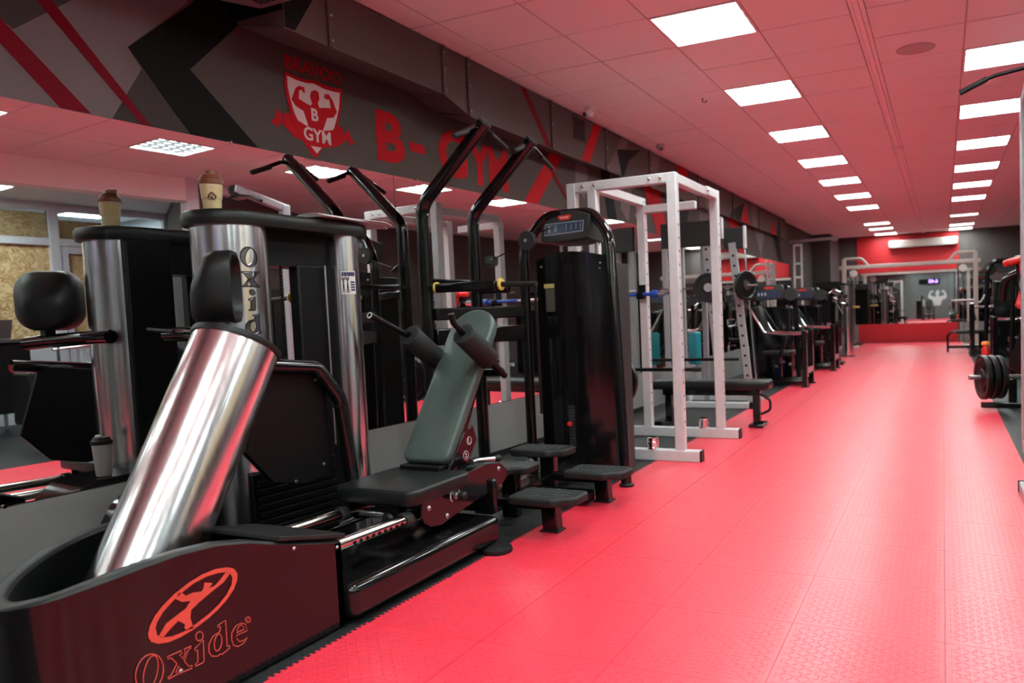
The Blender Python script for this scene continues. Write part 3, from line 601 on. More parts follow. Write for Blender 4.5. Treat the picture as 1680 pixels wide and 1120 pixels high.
MB().tube(fillet([(-1.95, 6.61, CEIL), (-1.95, 6.61, CEIL-.03), (-1.92, 6.63, CEIL-.03), (-1.92, 6.63, CEIL-.012)], .008), .004, 6).build('hook_wire', 'black_satin', t)
MB().lathe((-1.95, 6.61, CEIL), (0, 0, -1), [(.012, 0), (.008, .004)], 12).build('rosette', 'black_satin', t)

# ================================================================ leg press
lp = thing('leg_press_machine', 'large black and polished metal leg press with tilted silver cylinder in the foreground', 'exercise machine', (-2.5, 2.1, 0))
st = [(-2.10, 2.12, .335), (-2.10, 1.98, .372), (-2.10, 1.84, .412), (-2.10, 1.72, .455), (-2.10, 1.6, .482), (-2.10, 1.48, .492), (-2.10, 1.36, .49), (-2.115, 1.24, .48), (-2.17, 1.14, .462), (-2.27, 1.09, .447), (-2.39, 1.11, .437), (-2.51, 1.18, .432), (-2.63, 1.28, .432), (-2.74, 1.41, .437), (-2.82, 1.56, .445), (-2.87, 1.74, .45), (-2.89, 1.9, .43), (-2.89, 2.12, .34)]
def catmull(p, n):
    out = []
    for i in range(len(p)-1):
        a, b_, c_, d_ = (V(p[max(0, i-1)]), V(p[i]), V(p[i+1]), V(p[min(len(p)-1, i+2)]))
        for k in range(n):
            t = k/n; out.append(.5*((2*b_)+(c_-a)*t+(2*a-5*b_+4*c_-d_)*t*t+(3*b_-a-3*c_+d_)*t**3))
    return out+[V(p[-1])]
st = st[:6]+[tuple(q) for q in catmull(st[6:], 4)]
rings = []
for i, (x, y, z) in enumerate(st):
    a = V(st[max(0, i-1)][:2]); b_ = V(st[min(len(st)-1, i+1)][:2]); tg = (b_-a).normalized(); nrm = V((-tg.y, tg.x))
    if nrm.dot(V((-2.5, 1.75))-V((x, y))) < 0: nrm = -nrm
    p = V((x, y, 0)); q = V((nrm.x, nrm.y, 0))
    rings.append([p+V((0, 0, .012)), p+V((0, 0, z-.010)), p+q*.004+V((0, 0, z-.002)), p+q*.010+V((0, 0, z)), p+q*.046+V((0, 0, z)), p+q*.052+V((0, 0, z-.004)), p+q*.054+V((0, 0, z-.012)), p+q*.054+V((0, 0, .03))])
nr = len(rings)
def strip(sel):
    k = len(sel); return MB().add([r[q] for r in rings for q in sel], [(i*k+j, i*k+j+1, (i+1)*k+j+1, (i+1)*k+j) for i in range(nr-1) for j in range(k-1)])
sh = strip((0, 1)).build('base_shroud', 'black_gloss', lp, angle=60)
strip((1, 2, 3, 4, 5, 6)).build('shroud_rim', 'black_plastic', lp, angle=50); strip((6, 7)).build('shroud_lining', 'black_satin', lp, angle=60)
MB().box((-2.86, 1.2, .02), (-2.13, 2.12, .06)).build('shroud_floor', 'black_satin', lp, smooth=False)
MB().box((-2.90, 2.09, .012), (-2.10, 2.12, .33)).build('end_panel', 'black_gloss', lp, smooth=False)
# logo on the side panel
X0 = -2.0985
def lpoly(name, pts, par): return MB().prism([(X0, y, z) for y, z in pts], (.0012, 0, 0)).build(name, 'logo_red', par, smooth=False)
n = len(LOGO_OUT); mb = MB(); vs = [(X0+.0012, y, z) for y, z in LOGO_OUT]+[(X0+.0012, y, z) for y, z in LOGO_IN]
mb.add(vs, [(i, (i+1) % n, n+(i+1) % n, n+i) for i in range(n)]); mb.build('logo_ring', 'logo_red', sh, smooth=False)
lpoly('logo_figure', LOGO_MAN, sh)
for ch, loops in OXIDE.items():
    mb = MB()
    for l in loops: mb.tube([(X0, y, z) for y, z in l], .0014, 6, closed=True)
    if ch == 'r':
        c = V((X0, sum(p[0] for p in loops[0])/12, sum(p[1] for p in loops[0])/12)); mb.tube([c+V((0, -.002, -.004)), c+V((0, -.002, .004)), c+V((0, .002, .003)), c+V((0, -.001, .0)), c+V((0, .003, -.004))], .0008, 5)
    mb.build('logo_letter', 'logo_red', sh)
for y, z in ((1.452, .137), (2.10, .315), (1.90, .372)): MB().lathe((X0-.001, y, z), (1, 0, 0), [(.007, 0), (.006, .002), (.003, .004), (.0001, .0045)], 12).build('screw', 'steel', sh)
# step plate
sp0, sp1 = V((0, 1.83, .415)), V((0, 2.135, .338)); dirp = (sp1-sp0).normalized(); upn = V((1, 0, 0)).cross(dirp).normalized()
if upn.z < 0: upn = -upn
mb = MB(); mb.prism([V((-2.092, 0, 0))+sp0+upn*.004, V((-2.092, 0, 0))+sp1+upn*.004, V((-2.56, 0, 0))+sp1+upn*.004, V((-2.50, 0, 0))+sp0+upn*.004], upn*.016)
pl = mb.build('step_plate', 'rubber', lp, smooth=False, bevel=.003)
mb = MB(); L_ = (sp1-sp0).length
for i in range(26):
    c = sp0+dirp*(L_*(i+.5)/26)+upn*.0205
    mb.bar(V((-2.10, 0, 0))+c, V((-2.50, 0, 0))+c, .005, .003, up=upn)
mb.build('tread_rib', 'rubber', pl, smooth=False)
# tilted silver cylinder
ca, cb = V((-2.5, 1.56, .22)), V((-2.5, 2.052, 1.094)); cd = (cb-ca).normalized()
cy = MB().cyl(ca, cb, .157, n=64, cap=False).build('tilted_cylinder', 'silver', lp, angle=60)
rimm = MB().lathe(cb-cd*.012, cd, [(.150, 0), (.163, 0), (.165, .010), (.163, .022), (.150, .028), (.10, .030), (.0001, .030)], 64).build('cylinder_rim', 'black_plastic', lp, angle=50)
u_, v_ = perp(cd)
tocam = (V((0, 0, CAM_Z))-(ca+cb)/2); tocam = (tocam-cd*tocam.dot(cd)).normalized(); sd = (tocam*math.cos(.24)+cd.cross(tocam)*math.sin(.24))
if sd.dot(V((.912, .406, 0))) < 0: sd = (tocam*math.cos(.24)-cd.cross(tocam)*math.sin(.24))
MB().bar(ca+sd*.1568, cb+sd*.1568, .0025, .0016, up=sd).build('cylinder_seam', 'chrome', cy, smooth=False)
# base beam, foot, rails
MB().box((-2.62, 2.12, .025), (-2.055, 3.16, .160)).build('base_beam', 'black_gloss', lp, bevel=.035, seg=5)
MB().box((-2.9, 2.12, .02), (-2.62, 3.40, .09)).build('base_beam', 'black_gloss', lp, bevel=.02, seg=3)
for x, y in ((-2.03, 3.075), (-2.75, 3.35)): MB().lathe((x, y, 0), (0, 0, 1), [(.075, 0), (.078, .008), (.074, .022), (.055, .028), (.0001, .028)], 28).build('foot', 'black_plastic', lp)
for x in (-2.19, -2.555):
    r_ = MB().cyl((x, 2.05, .288), (x, 3.34, .262), .026, n=24).build('slide_rail', 'chrome_worn', lp)
    if x > -2.3:
        mb = MB()
        for i in range(9):
            y = 2.26+.036*i; zc = .288-.02*(y-2.05); mb.cyl((x+.020, y, zc-.0045), (x+.0272, y, zc-.0062), .0082, n=12)
        mb.build('rail_hole', 'mural_black', r_)
    MB().cyl((x, 2.58, .277), (x, 2.62, .276), .034, n=20).build('rail_collar', 'grey_plastic', lp); MB().cyl((x, 3.31, .263), (x, 3.345, .262), .034, n=20).build('rail_collar', 'steel', lp)
MB().box((-2.62, 3.20, .15), (-2.11, 3.23, .33)).build('rail_support', 'black_gloss', lp, bevel=.02, seg=3)
# seat carriage
MB().prism([(-2.150, y, z) for y, z in ((2.66, .372), (2.65, .285), (2.665, .245), (2.71, .216), (2.79, .205), (2.88, .222), (3.33, .283), (3.37, .31), (3.37, .345), (3.30, .395), (3.16, .412), (2.96, .40), (2.94, .372))], (.012, 0, 0)).build('side_plate', 'black_gloss', lp, bevel=.002)
MB().prism([(-2.575, y, z) for y, z in ((2.66, .37), (2.65, .28), (2.70, .225), (2.80, .21), (3.33, .29), (3.30, .39), (3.0, .39))], (.012, 0, 0)).build('side_plate', 'black_gloss', lp, bevel=.002)
MB().box((-2.56, 2.68, .30), (-2.152, 3.1, .335)).build('carriage_plate', 'black_satin', lp, bevel=.005)
MB().cyl((-2.56, 2.72, .255), (-2.16, 2.72, .255), .02).build('carriage_rod', 'steel', lp)
for y, z in ((2.70, .305), (2.83, .236), (3.285, .365)): MB().lathe((-2.139, y, z), (1, 0, 0), [(.013, 0), (.013, .004), (.008, .009), (.0001, .010)], 16).build('bolt', 'steel', lp)
kn = MB().lathe((-2.139, 2.90, .318), (1, 0, 0), [(.018, 0), (.018, .012), (.011, .014), (.011, .03)], 18).build('pull_pin', 'steel', lp)
MB().lathe((-2.110, 2.90, .318), (1, 0, 0), [(.016, 0), (.02, .006), (.02, .03), (.014, .038), (.0001, .038)], 18).build('knob', 'black_plastic', kn)
MB().lathe((-2.30, 2.635, .262), (0, -1, 0), [(.02, 0), (.034, .008), (.036, .022), (.026, .034), (.0001, .034)], 20).build('knob', 'black_plastic', lp)
MB().box((-2.34, 2.64, .25), (-2.26, 2.70, .335)).build('lock_block', 'black_satin', lp, bevel=.004)
MB().tube(ellipse((-2.1372, 2.90, .318), (0, 1, 0), (0, 0, 1), .036, .036, 16, -.3, 4.2), .0022, 5).build('printed_ring', 'paper', lp)
pad('seat', 'vinyl_black', (-2.365, 2.815, .335), (1, 0, 0), (0, 1, 0), .47, .46, .072, .05, lp, .014)
# backrest
bb, bt = V((-2.405, 3.035, .455)), V((-2.405, 3.575, 1.20)); bd = (bt-bb).normalized(); bn = V((1, 0, 0)).cross(bd)   # points to the user
if bn.y > 0: bn = -bn
bl = (bt-bb).length; mb = MB(); rr = []
def bshape(ins):
    w = .285/2-ins; h0, h1 = -.02+ins, bl-ins; out = []
    for i in range(7): t = PI+PI/2*i/6; out.append((-w+.05+.05*math.cos(t), h0+.05+.05*math.sin(t)))
    for i in range(7): t = 1.5*PI+PI/2*i/6; out.append((w-.05+.05*math.cos(t), h0+.05+.05*math.sin(t)))
    for i in range(13): t = PI*i/12; out.append((w*math.cos(t), h1-w*1.0+w*1.0*math.sin(t)))
    return out
for off, ins in ((-.045, .012), (-.040, .004), (-.03, 0), (0.0, 0), (.010, .004), (.016, .014)): rr.append([bb+V((x, 0, 0))+bd*y+bn*off for x, y in bshape(ins)])
m_ = len(rr[0]); mb.add([p for r in rr for p in r], [(i*m_+j, i*m_+(j+1) % m_, (i+1)*m_+(j+1) % m_, (i+1)*m_+j) for i in range(5) for j in range(m_)]+[tuple(range(m_-1, -1, -1)), tuple(range(5*m_, 6*m_))])
mb.build('backrest', 'vinyl', lp, angle=60)
MB().prism([bb+V((-.10, 0, 0))+bn*-.046, bb+V((.10, 0, 0))+bn*-.046, bb+V((.10, 0, 0))+bd*.9+bn*-.046, bb+V((-.10, 0, 0))+bd*.9+bn*-.046], bn*-.012).build('backrest_board', 'black_satin', lp)
MB().prism([(-2.262, y, z) for y, z in ((3.02, .41), (3.18, .41), (3.27, .52), (3.24, .60), (3.16, .57))], (.010, 0, 0)).build('recline_plate', 'black_gloss', lp, bevel=.002)
for y, z, r_ in ((3.165, .455, .022), (3.20, .525, .020)): MB().tube(ellipse((-2.2515, y, z), (0, 1, 0), (0, 0, 1), r_, r_, 18), .0016, 5, closed=True).build('printed_ring', 'paper', lp)
for i, z in enumerate((.455, .525)): text_mesh('printed_number', str(2-i), 'paper', lp, frame4((-2.2516, 3.158+.035*i, z-.012), (0, 1, 0), (0, 0, 1)), .034, .0004)
MB().box((-2.53, 2.98, .37), (-2.28, 3.06, .43)).build('backrest_hinge', 'black_satin', lp, bevel=.006)
for s in (-1, 1): MB().bar((-2.405+s*.08, 3.10, .30), (-2.405+s*.08, 3.42, .86), .02, .05).build('backrest_strut', 'black_gloss', lp, bevel=.003)
g_ = MB().tube(fillet([(-2.20, 3.14, .425), (-2.20, 3.19, .425), (-2.12, 3.27, .425)], .01), .013, 12).build('release_lever', 'steel', lp); MB().lathe((-2.135, 3.255, .425), (.7, .7, 0), [(.018, 0), (.02, .01), (.018, .028), (.0001, .03)], 14).build('lever_grip', 'black_plastic', g_)
# shoulder rollers with hand grips
for xc, ha in ((-2.60, [(-.02, 0, 0), (-.02, -.27, .11)]), (-2.235, [(.0, -.03, .025), (-.015, -.055, .055), (-.02, -.065, .10)])):
    near = V((xc, 3.20 if xc < -2.4 else 3.17, 1.082)); far = near+V((0.02, .255, -.19))
    ax = (far-near).normalized()
    MB().lathe(near, ax, [(.030, 0), (.056, 0), (.061, .005), (.061, .245), (.056, .25), (.03, .25)], 28).build('shoulder_roller', 'foam', lp, angle=60)
    MB().cyl(near-ax*.03, far+ax*.10, .017, n=14).build('roller_shaft', 'black_satin', lp)
    pts = [near+ax*.02]+[near+V(h) for h in ha]; MB().tube(fillet(pts, .03, 4), .0165, 14).build('hand_grip', 'black_satin', lp)
    e = pts[-1]; dd = (pts[-1]-pts[-2]).normalized(); MB().lathe(e, dd, [(.0165, -.001), (.0165, .002), (.011, .002), (.011, -.03)], 16).build('grip_end', 'steel', lp)
MB().tube(fillet([(-2.595, 3.47, .88), (-2.60, 3.52, .85), (-2.23, 3.52, .85), (-2.225, 3.45, .88)], .03), .02, 12).build('roller_yoke', 'black_gloss', lp)
# guard panel with bent tube
MB().prism([(-2.70, y, z) for y, z in ((2.20, .63), (2.30, .955), (2.36, .985), (2.66, .94), (2.68, .44), (2.50, .43), (2.33, .475))], (.03, 0, 0)).build('guard_panel', 'black_satin', lp, bevel=.006)
MB().tube(fillet([(-2.655, 2.20, 1.0), (-2.655, 2.60, .955), (-2.625, 2.70, .80), (-2.61, 2.735, .40)], [0, .09, .12, 0], 8), .033, 20).build('guard_tube', 'black_gloss', lp)
MB().lathe((-2.627, 2.700, .775), (.02, .07, -.8), [(.033, 0), (.036, .002), (.036, .010), (.033, .012)], 20).build('tube_collar', 'black_satin', lp)
for y, z in ((2.60, .90), (2.62, .50), (2.45, .455)): MB().lathe((-2.669, y, z), (1, 0, 0), [(.009, 0), (.007, .004), (.0001, .006)], 12).build('screw', 'steel', lp)
# tower
mb = MB()
def capring(z, ins, flat=0):
    out = []
    for i in range(15): t = PI+PI*i/14; out.append(V((-3.115+(.18-ins)*math.cos(t)*1.0, 2.54+(.18-ins)*math.sin(t), z)))
    for i in range(15): t = PI*i/14; out.append(V((-3.115+(.18-ins)*math.cos(t), 3.25+(.13-ins)*math.sin(t), z)))
    return out
rr = [capring(1.632, .0), capring(1.655, -.006), capring(1.685, -.006), capring(1.698, .004), capring(1.706, .05)]; m_ = 30
mb.add([p for r in rr for p in r], [(i*m_+j, i*m_+(j+1) % m_, (i+1)*m_+(j+1) % m_, (i+1)*m_+j) for i in range(4) for j in range(m_)]+[tuple(range(m_-1, -1, -1)), tuple(range(4*m_, 5*m_))])
mb.build('tower_cap', 'black_plastic', lp, angle=50)
col = MB().cyl((-3.115, 2.555, .03), (-3.115, 2.555, 1.634), .166, n=72).build('tower_column', 'silver', lp, angle=60)
col2 = MB().cyl((-3.03, 3.205, .03), (-3.03, 3.205, 1.634), .080, n=48).build('tower_column', 'silver', lp, angle=60)
MB().box((-3.24, 2.66, 1.46), (-3.06, 3.20, 1.632)).build('tower_header', 'black_satin', lp, smooth=False)
MB().box((-3.12, 2.90, .05), (-3.05, 3.15, 1.47)).build('tower_panel', 'black_satin', lp, bevel=.01)
MB().box((-3.305, 2.485, .05), (-3.20, 2.72, 1.634)).build('tower_panel', 'black_satin', lp, bevel=.01)
MB().box((-3.26, 2.64, .42), (-3.06, 3.15, .56)).build('tower_crossbar', 'black_satin', lp, bevel=.01)
mb = MB()
for i in range(58):
    z = 1.455-.0155*i; mb.cbox((-3.09, 2.825, z), (.012 if i % 2 else .006, .006 if i % 2 else .012, .0125))
mb.build('drive_chain', 'black_satin', lp, smooth=False)
for y in (3.07,): MB().cyl((-3.035, y, .5), (-3.035, y, 1.47), .006, n=10).build('guide_rod', 'steel', lp)
MB().box((-3.3, 2.40, .02), (-2.93, 3.36, .10)).build('tower_base', 'black_gloss', lp, bevel=.02)
# ledge on the mirror side of the tower
mb = MB(); mb.prism([(-3.42, y, z) for y, z in ((1.98, .02), (2.015, .25), (2.05, .325), (2.09, .385), (2.15, .43), (2.23, .448), (2.75, .452), (2.75, .02))], (.30, 0, 0)); mb.build('tower_ledge', 'black_gloss', lp, bevel=.006)
# slatted weight cover below the guard
MB().box((-2.96, 2.44, .09), (-2.93, 2.96, .47)).build('weight_cover', 'black_satin', lp, bevel=.004)
for i in range(9):
    z = .125+.037*i; MB().bar((-2.922, 2.46, z), (-2.922, 2.94, z-.012), .014, .026).build('cover_slat', 'black_satin', lp, bevel=.003)
# column lettering, on the curve of the big column
cz = {'O': 1.482, 'x': 1.378, 'i': 1.282, 'd': 1.168, 'e': 1.065}
for ch in 'Oxide':
    loops = OXIDE[ch]; allp = [p for l in loops for p in l]; y0 = min(p[0] for p in allp); y1 = max(p[0] for p in allp); z0 = min(p[1] for p in allp); z1 = max(p[1] for p in allp)
    hh = {'O': .095, 'x': .075, 'i': .10, 'd': .10, 'e': .075}[ch]; s = hh/(z1-z0); ww = (y1-y0)*s
    def onc(p, r_):
        a = -.20+((p[0]-(y0+y1)/2)*s*1.08)/.166; return V((-3.115+r_*math.cos(a), 2.555+r_*math.sin(a), cz[ch]-hh/2+(p[1]-z0)*s))
    for li, l in enumerate(loops):
        inner = li == 1 and ch in 'Ode'; m_l = 'silver' if inner else 'letter_steel'
        mb = MB(); n_ = len(l); r1 = .1688 if inner else .1680
        mb.add([onc(p, r1) for p in l]+[onc(p, .165) for p in l], [tuple(range(n_))]+[(q, (q+1) % n_, n_+(q+1) % n_, n_+q) for q in range(n_)]); mb.build('column_letter', m_l, col, smooth=False)
        MB().tube([onc(p, .1682) for p in l], .0014, 6, closed=True).build('letter_edge', 'black_satin', col)
# sticker on the small column
a0 = -.74; mb = MB(); gr = [[V((-3.03+.0806*math.cos(a0+da), 3.205+.0806*math.sin(a0+da), z)) for da in (-.30, -.1, .1, .3, .5, .7)] for z in (1.315, 1.44)]
mb.sheet(gr, (.0004, -.0004, 0)); stk = mb.build('sticker', 'paper', col2)
def onstk(da, z, r_=.0813): return V((-3.03+r_*math.cos(a0+da), 3.205+r_*math.sin(a0+da), z))
mb = MB().sheet([[onstk(d, z) for d in (-.25, 0, .25, .5, .65)] for z in (1.412, 1.434)], (.0003, -.0003, 0)); mb.build('sticker_print', 'label_navy', stk)
for i in range(4): MB().sheet([[onstk(d, 1.332+.014*i+e) for d in (.32, .48, .64)] for e in (0, .010)], (.0003, -.0003, 0)).build('sticker_print', 'label_navy', stk)
for d in (-.14, .12):
    mb = MB()
    mb.tube([onstk(d-.06, 1.322), onstk(d-.02, 1.36), onstk(d, 1.385), onstk(d-.09, 1.398), onstk(d-.07, 1.408)], .0022, 5); mb.tube([onstk(d+.06, 1.322), onstk(d+.02, 1.36), onstk(d, 1.385), onstk(d+.09, 1.398), onstk(d+.07, 1.408)], .0022, 5)
    mb.lathe(onstk(d, 1.398), (0, 0, 1), [(.0001, -.005), (.004, 0), (.0001, .006)], 8); mb.build('sticker_figure', 'mural_black', stk)
# display head on its arm
dn = V((.75, .66, 0)).normalized(); dw = V((dn.y, -dn.x, 0)); dc = V((-2.885, 2.30, 1.335)); mb = MB(); rr = []
for off, w, h, r_, dz in ((-.105, .12, .14, .055, -.07), (-.095, .18, .18, .07, -.06), (-.065, .235, .24, .09, -.036), (-.035, .275, .298, .10, -.006), (0, .29, .31, .10, 0), (.055, .295, .315, .10, 0), (.068, .288, .308, .095, 0), (.070, .255, .275, .09, 0), (.05, .235, .25, .08, 0), (.005, .20, .21, .07, -.005)):
    rr.append([dc+dn*off+dw*x+V((0, 0, y+dz)) for x, y in rrect(w, h, r_, 7)])
m_ = len(rr[0]); mb.add([p for r in rr for p in r], [(i*m_+j, i*m_+(j+1) % m_, (i+1)*m_+(j+1) % m_, (i+1)*m_+j) for i in range(9) for j in range(m_)]+[tuple(range(m_-1, -1, -1)), tuple(range(9*m_, 10*m_))])
dh = mb.build('display_head', 'black_plastic', lp, angle=50)
MB().prism([dc+dn*.006+dw*x+V((0, 0, y)) for x, y in rrect(.13, .15, .06, 6)], dn*.004).build('dial_plate', 'black_gloss', dh)
mb = MB()
for i in range(9): mb.cbox(dc+dn*.012+V((0, 0, -.055+.013*i)), (.03 if i % 3 else .05, .003, .003), R=Matrix.Rotation(math.atan2(dw.y, dw.x), 3, 'Z'))
mb.build('dial_mark', 'paper', dh, smooth=False)
MB().lathe(dc+dn*-.100+V((0, 0, -.03)), -dn, [(.006, 0), (.004, .003), (.0001, .004)], 10).build('screw', 'steel', dh)
MB().box((-2.955, 2.245, 1.13), (-2.895, 2.295, 1.22)).build('display_stem', 'black_satin', lp, bevel=.006)
MB().tube(fillet([(-2.80, 2.22, 1.115), (-2.93, 2.265, 1.125), (-3.17, 2.36, 1.135), (-3.34, 2.37, 1.135)], .05), .034, 18).build('display_arm', 'black_gloss', lp)
MB().tube([(-3.20, 2.30, 1.15), (-3.42, 2.33, 1.165)], .008, 8).build('cable', 'black_satin', lp)
MB().tube([(-3.17, 2.36, 1.135), (-3.13, 2.45, 1.135)], .03, 14).build('display_arm', 'black_gloss', lp)

# ---- things standing on the leg press
def shaker(name, label, x, y, z, rot=0, ink=True):
    t = thing(name, label, 'shaker bottle', (x, y, z))
    MB().lathe((x, y, z), (0, 0, 1), [(.030, 0), (.034, .003), (.037, .05), (.039, .052), (.044, .115), (.044, .12)], 28).build('cup', 'oak_cream', t)
    MB().lathe((x, y, z+.112), (0, 0, 1), [(.047, 0), (.048, .004), (.047, .018), (.043, .022), (.034, .038), (.02, .042), (.018, .055), (.0001, .056)], 28).build('lid', 'brown_lid', t)
    MB().box((x-.018, y-.006, z+.152), (x+.018, y+.03, z+.172), R=Matrix.Rotation(rot, 3, 'Z'), c=(x, y, z+.16)).build('flip_cap', 'brown_lid', t, bevel=.004)
    if ink:
        a = math.atan2(-y, -x); 
        def q(da, zz, r_=.0425): return V((x+r_*math.cos(a+da), y+r_*math.sin(a+da), z+zz))
        mb = MB(); mb.tube([q(-.35, .05, .0395), q(-.2, .066, .0405), q(0, .075, .041), q(.2, .066, .0405), q(.38, .06, .040), q(.3, .05, .0395)], .004, 6); mb.tube([q(-.1, .05, .0395), q(0, .06, .040), q(.12, .046, .0393)], .0035, 6); mb.tube([q(-.3, .045, .039), q(.35, .045, .039)], .0012, 5)
        mb.build('printed_emblem', 'brown_ink', t); MB().tube([q(-.3, .094, .0427), q(-.1, .099, .0431), q(.1, .099, .0431), q(.3, .094, .0427)], .002, 5).build('printed_word', 'paper', t)
    return t
shaker('shaker_bottle', 'cream shaker bottle with brown lid standing on the leg press tower', -3.150, 2.505, 1.7065, .4).scale = (1.13, 1.13, 1.13)
t = thing('magazine_stack', 'thin stack of curled magazines lying on the tower top', 'magazine', (-3.05, 3.1, 1.71))
for i, (w, dz, rot) in enumerate(((.20, 0, .1), (.19, .004, .0), (.20, .008, -.12))):
    R_ = Matrix.Rotation(rot, 3, 'Z'); gr = []
    for yy in (-.26, -.15, -.05, .05, .16, .20, .235):
        gr.append([V((-3.0, 3.215, 1.7085+dz+.02*max(0, -yy-.05)*0))+R_ @ V((xx, yy, -.5*max(0, yy-.19)**1.1*(1 if i else 1.3)+.05*max(0, -.05-yy)*(i*.4)+(.006 if abs(xx) < .05 else 0))) for xx in (-w/2, -.04, .04, w/2)])
    MB().sheet(gr, (0, 0, .003)).build('magazine_page', 'paper', t)
t = thing('travel_cup', 'frosted plastic cup with black lid on the ledge beside the silver column', 'cup', (-3.35, 2.285, .4525))
MB().lathe((-3.35, 2.285, .4525), (0, 0, 1), [(.032, 0), (.034, .004), (.043, .155), (.043, .16)], 28).build('cup', 'frosted', t)
MB().lathe((-3.35, 2.285, .609), (0, 0, 1), [(.047, 0), (.048, .006), (.046, .018), (.040, .022), (.036, .034), (.0001, .035)], 28).build('lid', 'black_plastic', t)
MB().lathe((-3.34, 2.275, .643), (0, 0, 1), [(.012, 0), (.014, .006), (.010, .012), (.0001, .012)], 16).build('spout_plug', 'paper', t)

# ================================================================ assisted chin and dip machine
am = thing('assisted_pull_up_machine', 'black assisted pull-up and dip machine with two curved horns, steps and console', 'exercise machine', (-2.5, 4.3, 0))
for y in (4.01, 4.59):
    MB().tube(fillet([(-3.10, y, 0), (-3.10, y, 1.90), (-2.585, y, 2.365)], [0, .20, 0], 10), .043, 20).build('upright_post', 'black_gloss', am)
    d_ = V((.515, 0, .465)).normalized(); MB().lathe(V((-2.585, y, 2.365))-d_*.004, d_, [(.046, 0), (.047, .008), (.043, .014), (.0001, .016)], 20).build('end_cap', 'grey_plastic', am)
    MB().box((-3.17, y-.07, 0), (-3.03, y+.07, .02)).build('foot_plate', 'black_gloss', am, bevel=.004)
    for s in (-1, 1):
        a = V((-2.61, y+s*.04, 2.335)); b_ = V((-2.60, y+s*(.31 if not (y > 4.3 and s < 0) else .31), 2.225)) if not ((y < 4.3 and s > 0) or (y > 4.3 and s < 0)) else V((-2.585, y+s*.24, 2.25))
        MB().tube(fillet([a-V((0, s*.03, 0)), a+V((0, s*.04, -.004)), b_], .03), .014, 12).build('handle_tube', 'black_gloss', am); dd = (b_-a).normalized()
        MB().lathe(b_-dd*.16, dd, [(.0165, 0), (.018, .004), (.018, .158), (.012, .165), (.0001, .165)], 14).build('handle_grip', 'rubber', am)
    for zz in (1.84, 1.86): MB().lathe((-3.057, y+.0, zz), (1, 0, 0), [(.008, 0), (.006, .004), (.0001, .005)], 10).build('bolt', 'steel', am)
MB().bar((-3.10, 4.02, 1.41), (-3.10, 4.58, 1.41), .06, .035).build('cross_tube', 'black_gloss', am, bevel=.008)
MB().bar((-3.06, 4.03, 1.19), (-2.72, 4.60, 1.19), .06, .08).build('cross_tube', 'black_satin', am, bevel=.01)
MB().bar((-3.06, 4.03, 1.04), (-2.72, 4.60, 1.04), .06, .11).build('cross_tube', 'black_gloss', am, bevel=.01)
# dip arm with grip and yellow rings
MB().bar((-3.10, 4.01, 1.36), (-2.55, 4.01, 1.355), .055, .06).build('dip_arm', 'black_gloss', am, bevel=.012, seg=3)
MB().tube([(-2.56, 4.01, 1.362), (-2.27, 4.01, 1.352)], .017, 14).build('dip_grip', 'rubber', am)
MB().tube([(-2.28, 4.01, 1.355), (-2.28, 4.02, .55)], .009, 8).build('hanging_strap', 'black_satin', am)
for x in (-3.02, -2.53): MB().lathe((x, 4.01, 1.362), (1, 0, 0), [(.020, 0), (.038, .002), (.038, .012), (.020, .014)], 20).build('rubber_ring', 'yellow', am)
MB().bar((-3.10, 4.59, 1.36), (-2.82, 4.59, 1.355), .055, .06).build('dip_arm', 'black_gloss', am, bevel=.012, seg=3)
# knee pad carriage behind
MB().cyl((-2.86, 4.2, 1.02), (-2.86, 4.2, .96), .055, n=20).build('pivot_boss', 'steel', am)
# arch over the weight stack
MB().tube(fillet([(-2.71, 4.62, .0), (-2.72, 4.64, 1.64), (-2.56, 4.70, 1.855), (-2.20, 4.70, 1.855), (-2.04, 4.62, 1.68), (-1.94, 4.52, .0)], [0, .22, .15, .15, .25, 0], 8), .036, 18).build('stack_arch', 'black_gloss', am)
for p in ((-2.71, 4.62), (-1.94, 4.52)): MB().lathe((p[0], p[1], 0), (0, 0, 1), [(.05, 0), (.05, .015), (.038, .022), (.0001, .022)], 20).build('foot', 'black_plastic', am)
# stack cover: bowed front
mb = MB(); gr = []
for i in range(13):
    f_ = i/12; x = -2.655+.575*f_; y = 4.70-.085*math.sin(PI*f_)
    ztop = 1.545+.045*math.sin(PI*f_)
    gr.append([V((x, y, z)) for z in (.06, .5, 1.0, 1.3, ztop-.06, ztop)])
mb.sheet(gr, (0, .012, 0)); cv = mb.build('stack_cover', 'black_gloss', am, angle=60)
MB().box((-2.40, 4.612, .12), (-2.33, 4.624, 1.50)).build('cover_slot', 'black_satin', cv, smooth=False)
MB().box((-2.64, 4.72, .06), (-2.10, 4.95, 1.52)).build('weight_stack_housing', 'black_satin', am, bevel=.01)
MB().box((-2.085, 4.70, .03), (-2.06, 4.98, 1.50)).build('side_cover', 'grey_plastic', am, bevel=.004)
for x, z in ((-2.60, 1.50), (-2.14, 1.50), (-2.145, 1.465)): MB().lathe((x, 4.672 if x < -2.3 else 4.674, z), (0, -1, 0), [(.008, 0), (.007, .006), (.0001, .008)], 10).build('screw', 'steel', cv)
MB().box((-2.56, 4.628, 1.345), (-2.48, 4.634, 1.375)).build('warning_label', 'label_yellow', cv, smooth=False); MB().box((-2.55, 4.629, 1.18), (-2.48, 4.635, 1.342)).build('warning_label', 'label_olive', cv, smooth=False)
mb = MB()
for i in range(14): mb.box((-2.395, 4.602, .22+.022*i), (-2.35, 4.613, .236+.022*i))
mb.build('weight_numbers', 'grey_plastic', cv, smooth=False)
